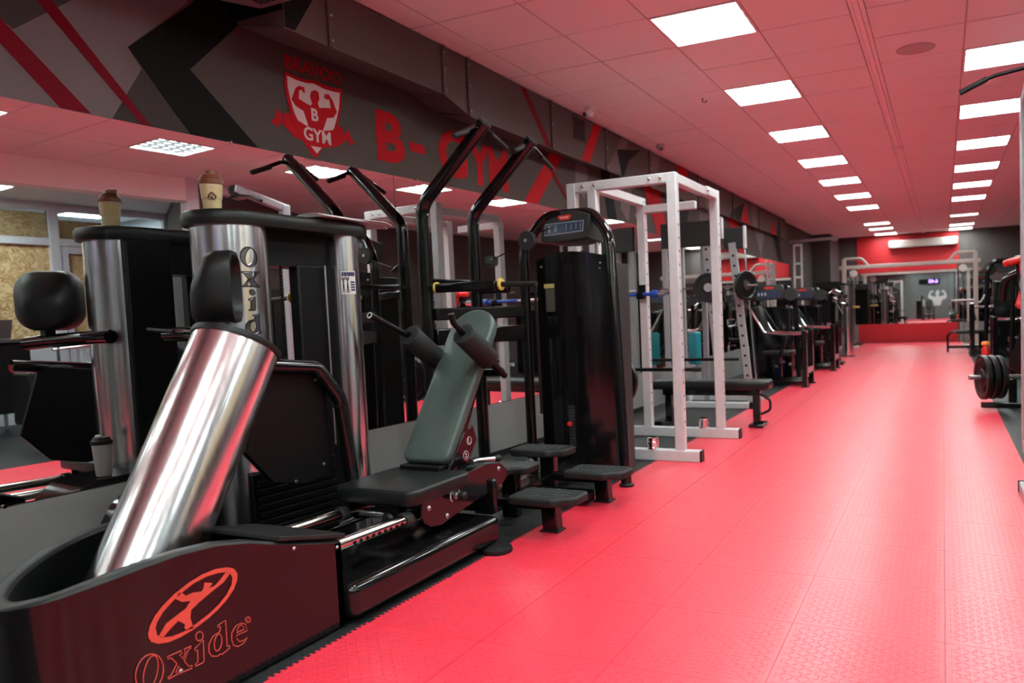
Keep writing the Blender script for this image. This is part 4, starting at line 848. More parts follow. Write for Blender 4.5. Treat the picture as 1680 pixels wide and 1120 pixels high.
MB().lathe((-2.372, 4.60, .40), (0, -1, 0), [(.006, 0), (.006, .02), (.016, .024), (.016, .04), (.0001, .046)], 14).build('selector_pin', 'red_plastic', am)
for x in (-2.50, -2.22): MB().cyl((x, 4.80, 1.5), (x, 4.80, 1.80), .012, n=12).build('guide_rod', 'steel', am)
# console
mb = MB(); rr = []
cc = V((-2.385, 4.70, 1.77)); cn = V((-.12, -1, .12)).normalized(); cw = V((1, -.12, 0)).normalized(); ch_ = cw.cross(-cn) if cw.cross(-cn).z > 0 else cn.cross(cw)
if ch_.z < 0: ch_ = -ch_
def cshape(w, h):
    out = []
    for i in range(11): t = i/10; out.append((-w/2+w*t, -h/2-.012*math.sin(PI*t)))
    for i in range(11): t = 1-i/10; out.append((-w/2+w*t, h/2-.045*abs(2*t-1)**2))
    return out
for off, k_ in ((-.16, .96), (-.02, 1.), (.035, 1.), (.05, .97)): rr.append([cc+cn*off+cw*x*k_+ch_*y*k_ for x, y in cshape(.40, .205)])
m_ = len(rr[0]); mb.add([p for r in rr for p in r], [(i*m_+j, i*m_+(j+1) % m_, (i+1)*m_+(j+1) % m_, (i+1)*m_+j) for i in range(3) for j in range(m_)]+[tuple(range(m_-1, -1, -1)), tuple(range(3*m_, 4*m_))])
cs = mb.build('console', 'grey_plastic', am, angle=45)
MB().prism([cc+cn*.0505+cw*x+ch_*y for x, y in ((-.165, -.065), (.155, -.055), (.16, .018), (-.16, .018))], cn*.002).build('screen_frame', 'screen_ink', cs, smooth=False)
MB().prism([cc+cn*.0528+cw*x+ch_*y for x, y in ((-.160, -.061), (.151, -.051), (.156, .014), (-.156, .014))], cn*.001).build('screen', 'screen_blue', cs, smooth=False)
MB().prism([cc+cn*.0505+cw*x+ch_*y for x, y in ((-.055, .055), (-.035, .035), (.035, .035), (.055, .055), (.05, .068), (-.05, .068))], cn*.002).build('badge', 'badge_red', cs, smooth=False)
mb = MB()
for i in range(6): mb.prism([cc+cn*.0528+cw*(-.036+.012*i+x)+ch_*(.047+y) for x, y in ((0, 0), (.008, 0), (.008, .010), (0, .010))], cn*.0008)
mb.build('badge_lettering', 'paper', cs, smooth=False)
mb = MB()
for i, x in enumerate((-.125, -.07)):
    mb.tube([cc+cn*.0545+cw*(x+a)+ch_*b_ for a, b_ in ((-.012, .006), (0, -.012), (.012, .006))], .0018, 5); mb.tube([cc+cn*.0545+cw*(x+a)+ch_*b_ for a, b_ in ((-.008, -.045), (-.004, -.018), (.004, -.018), (.008, -.045))], .0018, 5)
for x in (.02, .06, .10, .135): mb.tube([cc+cn*.0545+cw*x+ch_*-.04, cc+cn*.0545+cw*x+ch_*.002], .0012, 5)
mb.build('screen_symbol', 'screen_ink', cs)
# pulleys and cable
for c, r_, ax in (((-2.665, 4.60, 1.685), .066, (-.1, -1, 0)), ((-2.98, 4.62, 1.56), .05, (.4, -.6, .8))):
    p_ = MB().lathe(c, ax, [(r_*.3, -.018), (r_, -.016), (r_, -.010), (r_*.86, -.003), (r_*.86, .003), (r_, .010), (r_, .016), (r_*.35, .018), (.0001, .018)], 32).build('pulley', 'grey_plastic', am)
    MB().lathe(V(c)+V(ax).normalized()*.018, ax, [(.012, 0), (.012, .004), (.0001, .006)], 12).build('axle_bolt', 'steel', p_)
MB().tube([(-2.61, 4.63, 1.735), (-2.50, 4.66, 1.765)], .005, 6).build('cable', 'black_satin', am); MB().tube([(-2.70, 4.60, 1.655), (-2.95, 4.60, 1.575)], .005, 6).build('cable', 'black_satin', am)
# steps
def step(cx, cy, z, w, d, m='rubber', rib=True, par=am):
    o2 = [(-w/2, -d/2+.02), (-w/2+.02, -d/2), (w/2-.09, -d/2), (w/2-.06, -d/2+.035), (w/2-.0, -d/2+.05), (w/2+.02, -d/2+.08), (w/2+.02, d/2-.03), (w/2-.01, d/2), (-w/2+.03, d/2), (-w/2, d/2-.03)]
    s_ = MB().prism([(cx+x, cy+y, z-.045) for x, y in o2], (0, 0, .045)).build('step', m, par, bevel=.012, seg=3)
    if rib:
        for i in range(6):
            for j in range(4): 
                x = -w/2+.05+(w-.11)*i/5; y = -d/2+.05+(d-.09)*j/3
                if x > w/2-.10 and y < -d/2+.08: continue
                MB().bar((cx+x-.016, cy+y-.008, z+.001), (cx+x+.016, cy+y+.008, z+.001), .010, .006).build('grip_rib', 'tread_grey', s_, smooth=False)
    return s_
step(-1.93, 3.42, .215, .36, .24); step(-1.93, 4.05, .215, .36, .24); step(-2.33, 4.09, .325, .36, .22); step(-2.33, 3.62, .315, .36, .24, 'black_plastic', False)
for x, y, zt in ((-1.93, 3.47, .172), (-1.92, 4.12, .172)):
    MB().prism([(x-.045, y-.035, 0), (x+.045, y-.035, 0), (x+.045, y+.035, 0), (x-.045, y+.035, 0)], (-.01, 0, zt)).build('step_leg', 'black_gloss', am, bevel=.006); MB().box((x-.055, y-.045, 0), (x+.055, y+.045, .012)).build('leg_shoe', 'black_plastic', am, bevel=.003)
for x, y in ((-2.30, 4.12), (-2.30, 3.66)): MB().box((x-.05, y-.03, .0), (x+.05, y+.03, .28)).build('step_leg', 'black_gloss', am, bevel=.006)
MB().box((-2.42, 3.45, .06), (-2.30, 4.75, .14)).build('base_rail', 'black_gloss', am, bevel=.01); MB().box((-3.10, 3.95, .02), (-1.95, 4.05, .09)).build('base_rail', 'black_satin', am, bevel=.01)
MB().bar((-2.3, 3.47, .14), (-1.95, 3.47, .14), .06, .05).build('step_arm', 'black_gloss', am, bevel=.008); MB().bar((-2.3, 4.12, .14), (-1.95, 4.12, .14), .06, .05).build('step_arm', 'black_gloss', am, bevel=.008)
MB().cyl((-2.35, 3.72, .19), (-2.35, 3.98, .25), .03, n=16).build('damper', 'steel', am)
MB().cyl((-2.44, 3.94, .25), (-2.33, 3.94, .25), .02, n=12).build('damper_pin', 'chrome', am)

# ================================================================ white power rack
pr_ = thing('power_rack', 'white steel power rack with drilled posts standing on black and red tiles', 'rack', (-2.2, 5.9, 0))
S = .075
def post(x, y, z1, holes=True):
    p = MB().box((x-S/2, y-S/2, .06), (x+S/2, y+S/2, z1)).build('upright', 'white_paint', pr_, bevel=.006)
    if holes:
        mb = MB()
        for i in range(17): 
            z = .3+.1*i
            if z < z1-.1: mb.cyl((x+S/2-.001, y+.0, z), (x+S/2+.0012, y+.0, z), .009, n=10)
        ph = mb.build('pin_hole', 'mural_black', p); ph['kind'] = 'stuff'
for x, y, z in ((-1.85, 5.40, 2.19), (-2.51, 5.40, 2.12), (-2.69, 5.40, 2.19), (-1.83, 6.46, 2.19), (-2.52, 6.46, 2.12)): post(x, y, z)
MB().box((-2.73, 5.365, 2.115), (-1.812, 5.435, 2.19)).build('top_beam', 'white_paint', pr_, bevel=.006)
MB().box((-1.885, 5.435, 2.115), (-1.815, 6.16, 2.185)).build('top_beam', 'white_paint', pr_, bevel=.006); MB().box((-1.865, 6.16, 2.115), (-1.795, 6.46, 2.19)).build('top_beam', 'white_paint', pr_, bevel=.006)
MB().box((-2.545, 5.435, 2.115), (-2.475, 6.46, 2.185)).build('top_beam', 'white_paint', pr_, bevel=.006); MB().box((-2.52, 6.425, 2.05), (-2.0, 6.495, 2.12)).build('top_beam', 'white_paint', pr_, bevel=.006)
MB().prism([(-2.50, 6.44, 2.06), (-2.50, 6.44, 1.82), (-2.58, 6.44, 2.06)], (0, .02, 0)).build('gusset', 'white_paint', pr_, smooth=False)
for y, x1 in ((5.40, -1.69), (6.46, -1.66)):
    MB().box((-2.80, y-.04, .0), (x1, y+.04, .085)).build('base_beam', 'white_paint', pr_, bevel=.006); MB().box((x1-.002, y-.042, .0), (x1+.012, y+.042, .087)).build('end_cap', 'black_plastic', pr_, bevel=.004)
MB().box((-2.73, 5.44, .0), (-2.65, 6.42, .08)).build('base_beam', 'white_paint', pr_, bevel=.006)
for y, x0, x1, z in ((5.40, -2.75, -1.69, .70), (6.46, -2.56, -1.66, .70)): MB().cyl((x0, y+.045, z), (x1, y+.045, z), .014, n=12).build('safety_rod', 'black_satin', pr_)
MB().cyl((-1.75, 5.445, .70), (-1.685, 5.445, .70), .018, n=12).build('rod_end', 'black_plastic', pr_)
for x in (-2.58, -2.48, -2.02, -1.93): MB().lathe((x, 5.364, 2.155), (0, -1, 0), [(.012, 0), (.012, .008), (.007, .010), (.007, .022), (.0001, .023)], 10).build('bolt', 'chrome', pr_)
for x, y in ((-1.83, 6.158), (-2.51, 6.42)): MB().lathe((x+.036, y-.02, 2.15), (1, 0, 0), [(.012, 0), (.012, .008), (.007, .010), (.0001, .02)], 10).build('bolt', 'chrome', pr_)
for x in (-2.52,): MB().box((x-.03, 6.40, 1.27), (x+.03, 6.425, 1.40)).box((x-.03, 6.33, 1.27), (x+.03, 6.41, 1.29)).box((x-.03, 6.33, 1.27), (x+.03, 6.345, 1.33)).build('bar_hook', 'black_satin', pr_, bevel=.003)
for x, y, l in ((-2.08, 5.40, 'chrome bar collar on the front base beam of the white rack'), (-1.99, 6.46, 'chrome bar collar on the rear base beam of the white rack')):
    t = thing('bar_collar', l, 'bar collar', (x, y, .087)); MB().lathe((x, y, .087), (0, 0, 1), [(.046, 0), (.048, .012), (.044, .016), (.044, .03), (.048, .034), (.048, .058), (.044, .062), (.044, .085), (.03, .09), (.028, .09), (.028, .02), (.0001, .02)], 28).build('sleeve', 'chrome', t)
    MB().cyl((x+.03, y-.035, .135), (x+.045, y-.055, .135), .006, n=8).build('set_screw', 'chrome', t)
bbl = thing('barbell', 'short chrome barbell with blue grips resting on the white rack hook', 'barbell', (-2.6, 6.37, 1.30))
MB().cyl((-3.2, 6.37, 1.311), (-2.15, 6.37, 1.311), .014, n=14).build('bar', 'steel', bbl); MB().cyl((-2.80, 6.37, 1.311), (-2.36, 6.37, 1.311), .0165, n=14).build('grip', 'blue', bbl); MB().lathe((-2.42, 6.37, 1.311), (1, 0, 0), [(.03, 0), (.034, .01), (.034, .06), (.03, .07)], 16).build('collar', 'blue', bbl); MB().cyl((-2.35, 6.37, 1.311), (-2.13, 6.37, 1.311), .025, n=16).build('sleeve', 'chrome', bbl)
# plate leaning behind the machine, on a peg of the rack
t = thing('weight_plate', 'dark weight plate hung low on the rack beside the black machine', 'weight plate', (-2.40, 5.30, .6))
def plate(par, c, ax, r_, th=.04, m='plate_iron'):
    p_ = MB().lathe(V(c)-V(ax).normalized()*th/2, ax, [(.026, 0), (r_*.35, 0), (r_*.38, th*.25), (r_*.78, th*.25), (r_*.83, 0), (r_*.97, 0), (r_, th*.15), (r_, th*.85), (r_*.97, th), (r_*.83, th), (r_*.78, th*.75), (r_*.38, th*.75), (r_*.35, th), (.026, th), (.026, 0)], 40).build('plate_body', m, par, angle=35); return p_
plate(t, (-2.36, 5.30, .62), (0, 1, 0), .21, .045); MB().lathe((-2.36, 5.275, .62), (0, -1, 0), [(.026, 0), (.045, 0), (.045, .006), (.026, .006)], 20).build('bore_ring', 'steel', t)

# ================================================================ flat bench
fb = thing('flat_bench', 'black padded flat weight bench on one post beside the white rack', 'bench', (-2.1, 7.15, 0))
pad('seat_pad', 'vinyl_black', (-2.12, 7.15, .365), (1, 0, 0), (0, 1, 0), 1.20, .29, .085, .05, fb, .02)
MB().box((-2.62, 7.11, .30), (-1.62, 7.19, .365)).build('frame_rail', 'black_gloss', fb, bevel=.008)
for x in (-2.56, -1.66): MB().box((x-.035, 7.115, .03), (x+.035, 7.185, .33)).build('leg', 'black_gloss', fb, bevel=.006)
MB().box((-2.66, 6.92, .0), (-2.56, 7.38, .06)).build('foot_bar', 'black_gloss', fb, bevel=.008); MB().box((-1.72, 7.02, .0), (-1.58, 7.28, .035)).build('foot_bar', 'black_gloss', fb, bevel=.008)
MB().tube(fillet([(-1.62, 7.15, .31), (-1.53, 7.15, .26), (-1.53, 7.15, .16), (-1.62, 7.15, .12)], .05, 6), .013, 10).build('carry_handle', 'black_gloss', fb)

# ================================================================ grey smith machine behind the rack
sm = thing('smith_machine', 'grey steel smith machine with leaning drilled posts and dark top panels', 'exercise machine', (-2.6, 8.6, 0))
MB().box((-3.03, 8.36, 1.88), (-2.30, 8.41, 2.17)).build('top_panel', 'grey_plastic', sm, bevel=.006); MB().box((-2.30, 8.44, 1.83), (-2.06, 8.49, 2.07)).build('top_panel', 'grey_plastic', sm, bevel=.006)
MB().box((-2.31, 8.35, 1.95), (-2.285, 8.42, 2.19)).build('panel_edge', 'white_paint', sm, bevel=.003); MB().box((-2.065, 8.43, 1.83), (-2.04, 8.5, 2.085)).build('panel_edge', 'white_paint', sm, bevel=.003)
for a, b_ in (((-2.50, 8.40, 2.0), (-2.36, 8.40, .05)), ((-2.20, 8.46, 1.9), (-2.03, 8.46, .05))):
    p_ = MB().bar(a, b_, .085, .05, up=(0, 1, 0)).build('drilled_post', 'grey_paint', sm, bevel=.005); mb = MB(); a, b_ = V(a), V(b_)
    for i in range(14): c = a.lerp(b_, .08+.062*i); mb.cyl(c+V((0, -.0255, 0)), c+V((0, -.0275, 0)), .015, n=10)
    ph = mb.build('post_hole', 'mural_black', p_); ph['kind'] = 'stuff'
for x, y in ((-3.0, 8.4), (-2.86, 8.6), (-2.62, 8.7)): MB().box((x-.03, y-.03, .05), (x+.03, y+.03, 2.0)).build('rear_post', 'grey_paint', sm, bevel=.005)
for x in (-2.09, -1.98): MB().cyl((x-.09, 8.52, 1.85), (x+.02, 8.52, .06), .012, n=10).build('guide_rod', 'chrome', sm)
MB().box((-3.0, 8.36, 0), (-2.02, 8.44, .07)).build('base_beam', 'white_paint', sm, bevel=.008); MB().box((-3.0, 9.06, 0), (-2.02, 9.14, .07)).build('base_beam', 'white_paint', sm, bevel=.008)
MB().box((-3.0, 8.44, 0), (-2.92, 9.06, .07)).build('base_beam', 'white_paint', sm, bevel=.008); MB().box((-2.03, 8.35, 0), (-1.93, 8.45, .075)).build('foot', 'black_plastic', sm, bevel=.006)
for z in (.72, 1.02): MB().tube(fillet([(-2.20, 8.47, z), (-2.28, 8.47, z), (-2.28, 8.47, z-.06)], .015), .01, 8).build('catch_hook', 'chrome', sm)
MB().cyl((-3.05, 8.36, 1.40), (-1.90, 8.36, 1.40), .014, n=12).build('smith_bar', 'steel', sm)
for x, l in ((-2.47, 'black ring-rim weight plate on the smith bar, left of the leaning post'), (-2.03, 'black ring-rim weight plate on the right end of the smith bar')):
    t = thing('weight_plate', l, 'weight plate', (x, 8.36, 1.40)); plate(t, (x, 8.345 if x < -2.3 else 8.36, 1.40), (.35, -1, 0) if x < -2.3 else (1, -.6, 0), .17, .04)
    MB().lathe((x, 8.345 if x < -2.3 else 8.36, 1.40), (.35, -1, 0) if x < -2.3 else (1, -.6, 0), [(.018, .021), (.05, .021), (.05, .026), (.018, .026)], 20).build('hub_ring', 'steel', t)
# teal pad, upright behind the rack
tp = thing('teal_pad', 'bright teal padded board standing upright in front of the mirror', 'pad', (-2.88, 9.3, 0))
pad('board', 'teal', (-2.90, 9.26, .66), (.75, -.66, 0), (0, 0, 1), .19, .42, .09, .03, tp, .012); MB().box((-2.94, 9.27, 0), (-2.89, 9.33, .5)).build('stand', 'grey_paint', tp, bevel=.005); MB().box((-3.05, 9.18, 0), (-2.8, 9.42, .03)).build('stand_foot', 'grey_paint', tp, bevel=.005)
MB().cbox((-2.862, 9.205, .66), (.02, .006, .43), R=Matrix.Rotation(-.72, 3, 'Z')).build('strap', 'label_navy', tp, smooth=False)
t = thing('step_block', 'low blue plastic block on the floor behind the smith machine', 'block', (-2.5, 9.3, 0)); MB().prism([(-2.68, 9.18, 0), (-2.28, 9.18, 0), (-2.32, 9.18, .17), (-2.64, 9.18, .17)], (0, .25, 0)).build('body', 'blue', t, bevel=.01); MB().box((-2.62, 9.20, .17), (-2.34, 9.41, .178)).build('tread', 'rubber', t, smooth=False)

# ================================================================ selectorised machines along the left
def seated(root_loc, label, kind=0, group=None):
    t = thing('seated_press_machine', label, 'exercise machine', (0, 0, 0))
    # local frame: x towards the aisle, y away from the camera; stack tower on the wall side
    MB().tube(fillet([(-.55, .05, 0), (-.55, .05, 1.30), (-.38, .05, 1.44), (.02, .05, 1.44), (.12, .05, 1.3), (.16, .05, .0)], [0, .2, .12, .12, .2, 0], 6), .036, 14).build('frame_arch', 'black_gloss', t)
    MB().box((-.50, .10, .05), (.05, .35, 1.15)).build('stack_cover', 'black_gloss', t, bevel=.03, seg=3)
    co_ = pad('console', 'grey_plastic', (-.24, .02, 1.365), (1, 0, 0), (0, 0, 1), .44, .22, .12, .06, t, .01)
    MB().box((-.42, -.104, 1.28), (-.06, -.0985, 1.39)).build('screen', 'screen_blue', co_, smooth=False); MB().box((-.30, -.104, 1.415), (-.16, -.0985, 1.445)).build('badge', 'badge_red', co_, smooth=False)
    mb = MB()
    for i in range(3): mb.box((-.40+.05*i, -.1055, 1.32), (-.375+.05*i, -.1042, 1.36))
    mb.build('screen_symbol', 'screen_ink', co_, smooth=False)
    MB().lathe((.08, -.06, 1.33), (0, -1, 0), [(.02, -.02), (.10, -.018), (.10, .018), (.02, .02)], 24).build('pulley', 'grey_plastic', t)
    # seat unit
    pad('seat', 'vinyl_black', (-.05, -.35, .44), (1, 0, 0), (0, 1, 0), .42, .38, .07, .05, t, .015)
    c = V((-.26, -.35, .52)); pad('backrest', 'vinyl_black', c, (0, 1, 0), V((-.22, 0, 1)), .32, .01+.0, .01, .004, t, .002) if False else None
    up_ = V((-.25, 0, 1)).normalized(); pad('backrest', 'vinyl_black', V((-.30, -.35, .86)), (0, 1, 0), up_, .32, .62, .07, .07, t, .015)
    MB().bar((-.38, -.35, .10), (-.46, -.35, 1.15), .06, .08).build('back_post', 'black_gloss', t, bevel=.008)
    MB().box((-.50, -.41, .03), (.30, -.29, .11)).build('base_beam', 'black_gloss', t, bevel=.01); MB().box((-.12, -.38, .1), (-.02, -.32, .44)).build('seat_post', 'black_gloss', t, bevel=.006)
    for y in (-.62, -.06): 
        MB().box((.32, y-.035, 0), (.39, y+.035, .80)).build('side_post', 'black_gloss', t, bevel=.006); MB().box((.30, y-.05, 0), (.41, y+.05, .02)).build('foot', 'black_plastic', t, bevel=.004)
        MB().tube(fillet([(-.42, y, 1.16), (-.20, y-.02, .78), (.10, y, .75), (.36, y, .76)], .08, 6), .017, 10).build('press_arm', 'chrome', t)
        MB().tube(fillet([(.36, y, .77), (.30, y, .55)], .01), .017, 10).build('arm_grip', 'rubber', t)
        MB().bar((.10, y, .72), (-.02, y, .34), .03, .05).build('linkage', 'black_gloss', t, bevel=.004)
    MB().box((.33, -.62, .18), (.39, -.06, .28)).build('foot_rest', 'black_gloss', t, bevel=.01)
    MB().box((-.45, -.62, .03), (.36, -.56, .10)).build('base_beam', 'black_gloss', t, bevel=.01); MB().box((-.45, -.12, .03), (.36, -.06, .10)).build('base_beam', 'black_gloss', t, bevel=.01)
    for i, (x, z) in enumerate(((.05, .36), (.15, .33), (-.04, .30))): MB().cyl((x, -.64, z), (x, -.58, z), .02, n=12).build('pivot', 'chrome', t)
    t.location = root_loc
    return t
s1 = seated((-2.14, 11.30, 0), 'black seated press machine with blue-lit console, nearest of the far-left row')
s2 = copy_tree(s1, (-2.10, 13.95, 0), 'black seated machine standing second in the far-left row')
s3 = copy_tree(s1, (-2.30, 15.8, 0), 'black seated machine standing third in the far-left row, beside the silver column')
# pec-deck like arms on the second machine are chrome cluster
t = thing('cable_arm_rack', 'cluster of chrome levers and black arms above the second far-left machine', 'exercise machine', (-1.9, 14.4, 0))
MB().box((-1.95, 14.70, 0), (-1.87, 14.78, 1.42)).build('mast', 'black_gloss', t, bevel=.006)
MB().box((-2.1, 14.56, 0), (-1.72, 14.92, .05)).build('foot_plate', 'black_gloss', t, bevel=.006)
for i, (dx, dz, l) in enumerate(((.16, 1.42, .12), (.22, 1.36, .2), (.10, 1.28, .25), (.24, 1.20, .1), (-.1, 1.40, .18))): MB().cyl((-1.91, 14.70, dz), (-1.91+dx, 14.66, dz-.06), .022, n=10).build('lever', 'chrome', t); MB().lathe((-1.91+dx, 14.66, dz-.06), (1, -.3, -.3), [(.035, 0), (.04, .01), (.04, .05), (.0001, .055)], 12).build('lever_knob', 'black_plastic', t)
MB().tube(fillet([(-1.9, 14.66, 1.25), (-1.72, 14.62, .95), (-1.66, 14.58, .68), (-1.80, 14.58, .66)], .06), .02, 10).build('swing_arm', 'black_gloss', t)
# tall pale ladder-like upright
t = thing('ladder_upright', 'tall narrow pale metal ladder frame against the far-left wall', 'frame', (-2.9, 16.9, 0))
for x in (-3.0, -2.84): MB().box((x-.02, 16.88, 0), (x+.02, 16.92, 2.5)).build('stile', 'white_paint', t, bevel=.004)
for z in (.6, 1.0, 1.4, 1.75, 2.05, 2.46): MB().box((-3.0, 16.885, z), (-2.84, 16.915, z+.05)).build('rung', 'white_paint', t, smooth=False)
t = thing('spot_lamp', 'grey spot lamp on a pipe bracket under the ceiling at the far left', 'lamp', (-2.8, 17.6, 2.6))
MB().cyl((-3.27, 17.6, 2.62), (-2.25, 17.6, 2.64), .035, n=12).build('pipe', 'grey_paint', t); MB().lathe((-2.27, 17.6, 2.64), (1, 0, -.15), [(.05, 0), (.06, .02), (.06, .10), (.04, .13), (.0001, .13)], 16).build('lamp_head', 'grey_paint', t)
MB().cyl((-2.1, 17.6, 2.60), (-2.06, 17.6, 2.52), .015, n=8).build('lead', 'black_satin', t)
# silver column with cable, start of the crossover
cx = thing('cable_crossover', 'cream painted cable crossover gantry spanning the far end of the aisle', 'exercise machine', (-.8, 20.0, 0))
for x in (-2.30, .73): MB().box((x-.05, 19.95, 0), (x+.05, 20.05, 2.28)).build('gantry_post', 'cream_paint', cx, bevel=.01); MB().box((x-.3, 19.7, 0), (x+.3, 20.3, .05)).build('base_plate', 'cream_paint', cx, bevel=.01)
MB().bar((-2.42, 20.0, 2.06), (.85, 20.0, 2.06), .09, .10).build('top_beam', 'cream_paint', cx, bevel=.015)
for s, x in ((1, -2.30), (-1, .73)): MB().tube(fillet([(x, 20.0, 2.28), (x+s*.42, 20.0, 2.28), (x+s*.58, 20.0, 2.10)], .12), .035, 10).build('corner_brace', 'cream_paint', cx)
for x in (-2.05, .45): MB().cyl((x, 19.9, 2.0), (x, 19.9, .1), .012, n=8).build('cable', 'steel', cx); MB().cyl((x-.1, 19.95, 2.0), (x-.1, 19.95, .1), .02, n=10).build('guide_rod', 'chrome_worn', cx); MB().lathe((x, 19.86, 1.9), (0, -1, 0), [(.02, -.02), (.09, -.02), (.09, .02), (.02, .02)], 18).build('pulley', 'paper', cx)
MB().tube([(-2.2, 19.86, 1.05), (-1.92, 19.86, 1.05)], .025, 8).build('pull_handle', 'yellow', cx)
for x in (.22,): MB().tube([(.25, 19.9, 1.12), (.7, 19.9, 1.12)], .025, 8).build('side_arm', 'cream_paint', cx)
sc_ = thing('silver_column', 'polished silver cylindrical weight-stack column beside the aisle at the far left', 'exercise machine', (-1.91, 17.0, 0))
MB().cyl((-1.91, 17.0, .02), (-1.91, 17.0, 1.56), .125, n=32).build('column', 'silver', sc_, angle=60); MB().lathe((-1.91, 17.0, 1.555), (0, 0, 1), [(.15, 0), (.16, .02), (.15, .04), (.0001, .045)], 28).build('cap', 'black_plastic', sc_); MB().lathe((-1.91, 17.0, 0), (0, 0, 1), [(.16, 0), (.16, .02), (.13, .03)], 28).build('base_ring', 'black_plastic', sc_)
# mirror-side clutter near far wall
t = thing('weight_tower', 'dark twin weight-stack tower before the far mirror', 'exercise machine', (-2.6, 20.6, 0))
MB().box((-3.10, 20.42, 0), (-2.10, 20.82, .12)).build('base', 'black_satin', t, bevel=.01); MB().box((-3.05, 20.47, .1), (-2.67, 20.77, 1.55)).build('stack', 'black_satin', t, bevel=.02); MB().box((-2.53, 20.47, .1), (-2.15, 20.77, 1.55)).build('stack', 'black_satin', t, bevel=.02)
for x in (-3.08, -2.6, -2.12): MB().cyl((x, 20.42, .1), (x, 20.42, 1.6), .02, n=10).build('guide_rod', 'chrome', t)
MB().box((-3.10, 20.42, 1.55), (-2.10, 20.82, 1.75)).build('crown', 'grey_plastic', t, bevel=.03)

# ================================================================ right-hand side
pm = thing('plate_loaded_machine', 'black plate-loaded press with red pads at the right edge of the aisle', 'exercise machine', (1.0, 8.9, 0))
MB().box((.36, 8.78, .0), (1.7, 8.86, .05)).build('base_beam', 'black_gloss', pm, bevel=.008); MB().box((.9, 8.86, 0), (.98, 10.2, .06)).build('base_beam', 'black_gloss', pm, bevel=.008)
MB().box((.62, 8.80, .05), (.70, 8.90, .30)).build('horn_post', 'black_gloss', pm, bevel=.008); MB().box((.84, 8.80, .05), (.92, 8.90, .34)).build('horn_post', 'black_gloss', pm, bevel=.008)
MB().cyl((.24, 8.60, .335), (1.1, 8.84, .33), .025, n=16).build('weight_horn', 'steel', pm)
MB().bar((.95, 9.0, .05), (.80, 9.6, 1.60), .14, .12, up=(1, 0, 0)).build('main_mast', 'black_gloss', pm, bevel=.015); MB().bar((.78, 9.5, .30), (1.0, 9.2, 1.1), .10, .30).build('lever_frame', 'black_satin', pm, bevel=.02)
MB().tube(fillet([(.62, 9.6, 1.12), (.64, 9.55, 1.36), (.85, 9.5, 1.46), (1.2, 9.5, 1.46)], .15, 8), .04, 14).build('curved_arm', 'black_gloss', pm)
pad('red_pad', 'red_plastic', (.80, 9.45, 1.53), (1, 0, .25), (0, 1, 0), .34, .22, .075, .05, pm, .02); MB().tube(fillet([(.80, 9.45, 1.53), (.83, 9.45, 1.30), (.76, 9.4, 1.05)], .08), .03, 12).build('red_strut', 'red_plastic', pm)
MB().lathe((.79, 9.38, 1.06), (0, -1, 0), [(.03, 0), (.045, .01), (.045, .05), (.03, .06)], 14).build('joint', 'red_plastic', pm); pad('seat', 'vinyl_black', (1.25, 9.4, .42), (1, 0, 0), (0, 1, 0), .4, .4, .08, .06, pm); MB().box((1.2, 9.35, .05), (1.3, 9.45, .42)).build('seat_post', 'black_gloss', pm, bevel=.006)
pad('backrest', 'vinyl_black', (1.05, 9.6, .95), (1, 0, 0), (0, .2, 1), .34, .65, .08, .06, pm)
ax = V((.86, .24, 0)).normalized()
for i, l in enumerate(('outermost black plate on the right-hand loading horn', 'middle black plate on the right-hand loading horn', 'innermost black plate on the right-hand loading horn')):
    c = V((.24, 8.60, .335)).lerp(V((1.1, 8.84, .33)), .16+.085*i); t = thing('weight_plate', l, 'weight plate', c); plate(t, c, ax, .232-.004*i, .05)
    MB().lathe(c-ax*.026, -ax, [(.028, 0), (.06, 0), (.06, .006), (.028, .006)], 20).build('hub_ring', 'black_plastic', t)
    for k in range(3):
        a = 2*PI*k/3; e1 = V((-ax.y, ax.x, 0)); c2 = c-ax*.019+(e1*math.cos(a)+V((0, 0, 1))*math.sin(a))*.13; MB().lathe(c2, -ax, [(.035, 0), (.03, .006), (.0001, .006)], 12).build('hand_hole', 'mural_black', t)
# lat pulldown whose post and bar cross the right edge
lt = thing('lat_pulldown', 'grey lat pulldown post and black bar at the right edge of the picture', 'exercise machine', (.58, 6.2, 0))
MB().box((.527, 6.20, .05), (.62, 6.30, 2.60)).build('mast', 'post_grey', lt, bevel=.01); MB().bar((.575, 6.25, 2.56), (.575, 5.62, 2.72), .08, .09).build('top_arm', 'post_grey', lt, bevel=.01)
MB().box((.40, 3.70, 0), (.48, 4.95, .07)).build('base_beam', 'post_grey', lt, bevel=.008); MB().box((.395, 4.95, 0), (.485, 4.965, .072)).build('end_cap', 'black_plastic', lt, bevel=.003)
MB().box((.48, 4.6, 0), (1.2, 4.68, .07)).build('base_beam', 'post_grey', lt, bevel=.008); MB().box((.53, 4.65, 0), (.61, 6.3, .07)).build('base_beam', 'post_grey', lt, bevel=.008)
MB().prism([(.50, 5.2, .07), (.50, 5.9, .07), (.50, 5.85, .16)], (.03, 0, 0)).build('gusset', 'post_grey', lt, smooth=False)
MB().cyl((.575, 5.64, 2.68), (.575, 5.64, 2.62), .008, n=8).build('cable', 'black_satin', lt); MB().lathe((.555, 5.62, 2.70), (1, 0, 0), [(.02, 0), (.06, 0), (.06, .04), (.02, .04)], 20).build('pulley', 'black_plastic', lt)
MB().tube(fillet([(.12, 5.64, 2.535), (.32, 5.64, 2.615), (.575, 5.64, 2.645), (.83, 5.64, 2.615), (1.03, 5.64, 2.535)], .3, 6), .013, 12).build('pull_bar', 'black_satin', lt)
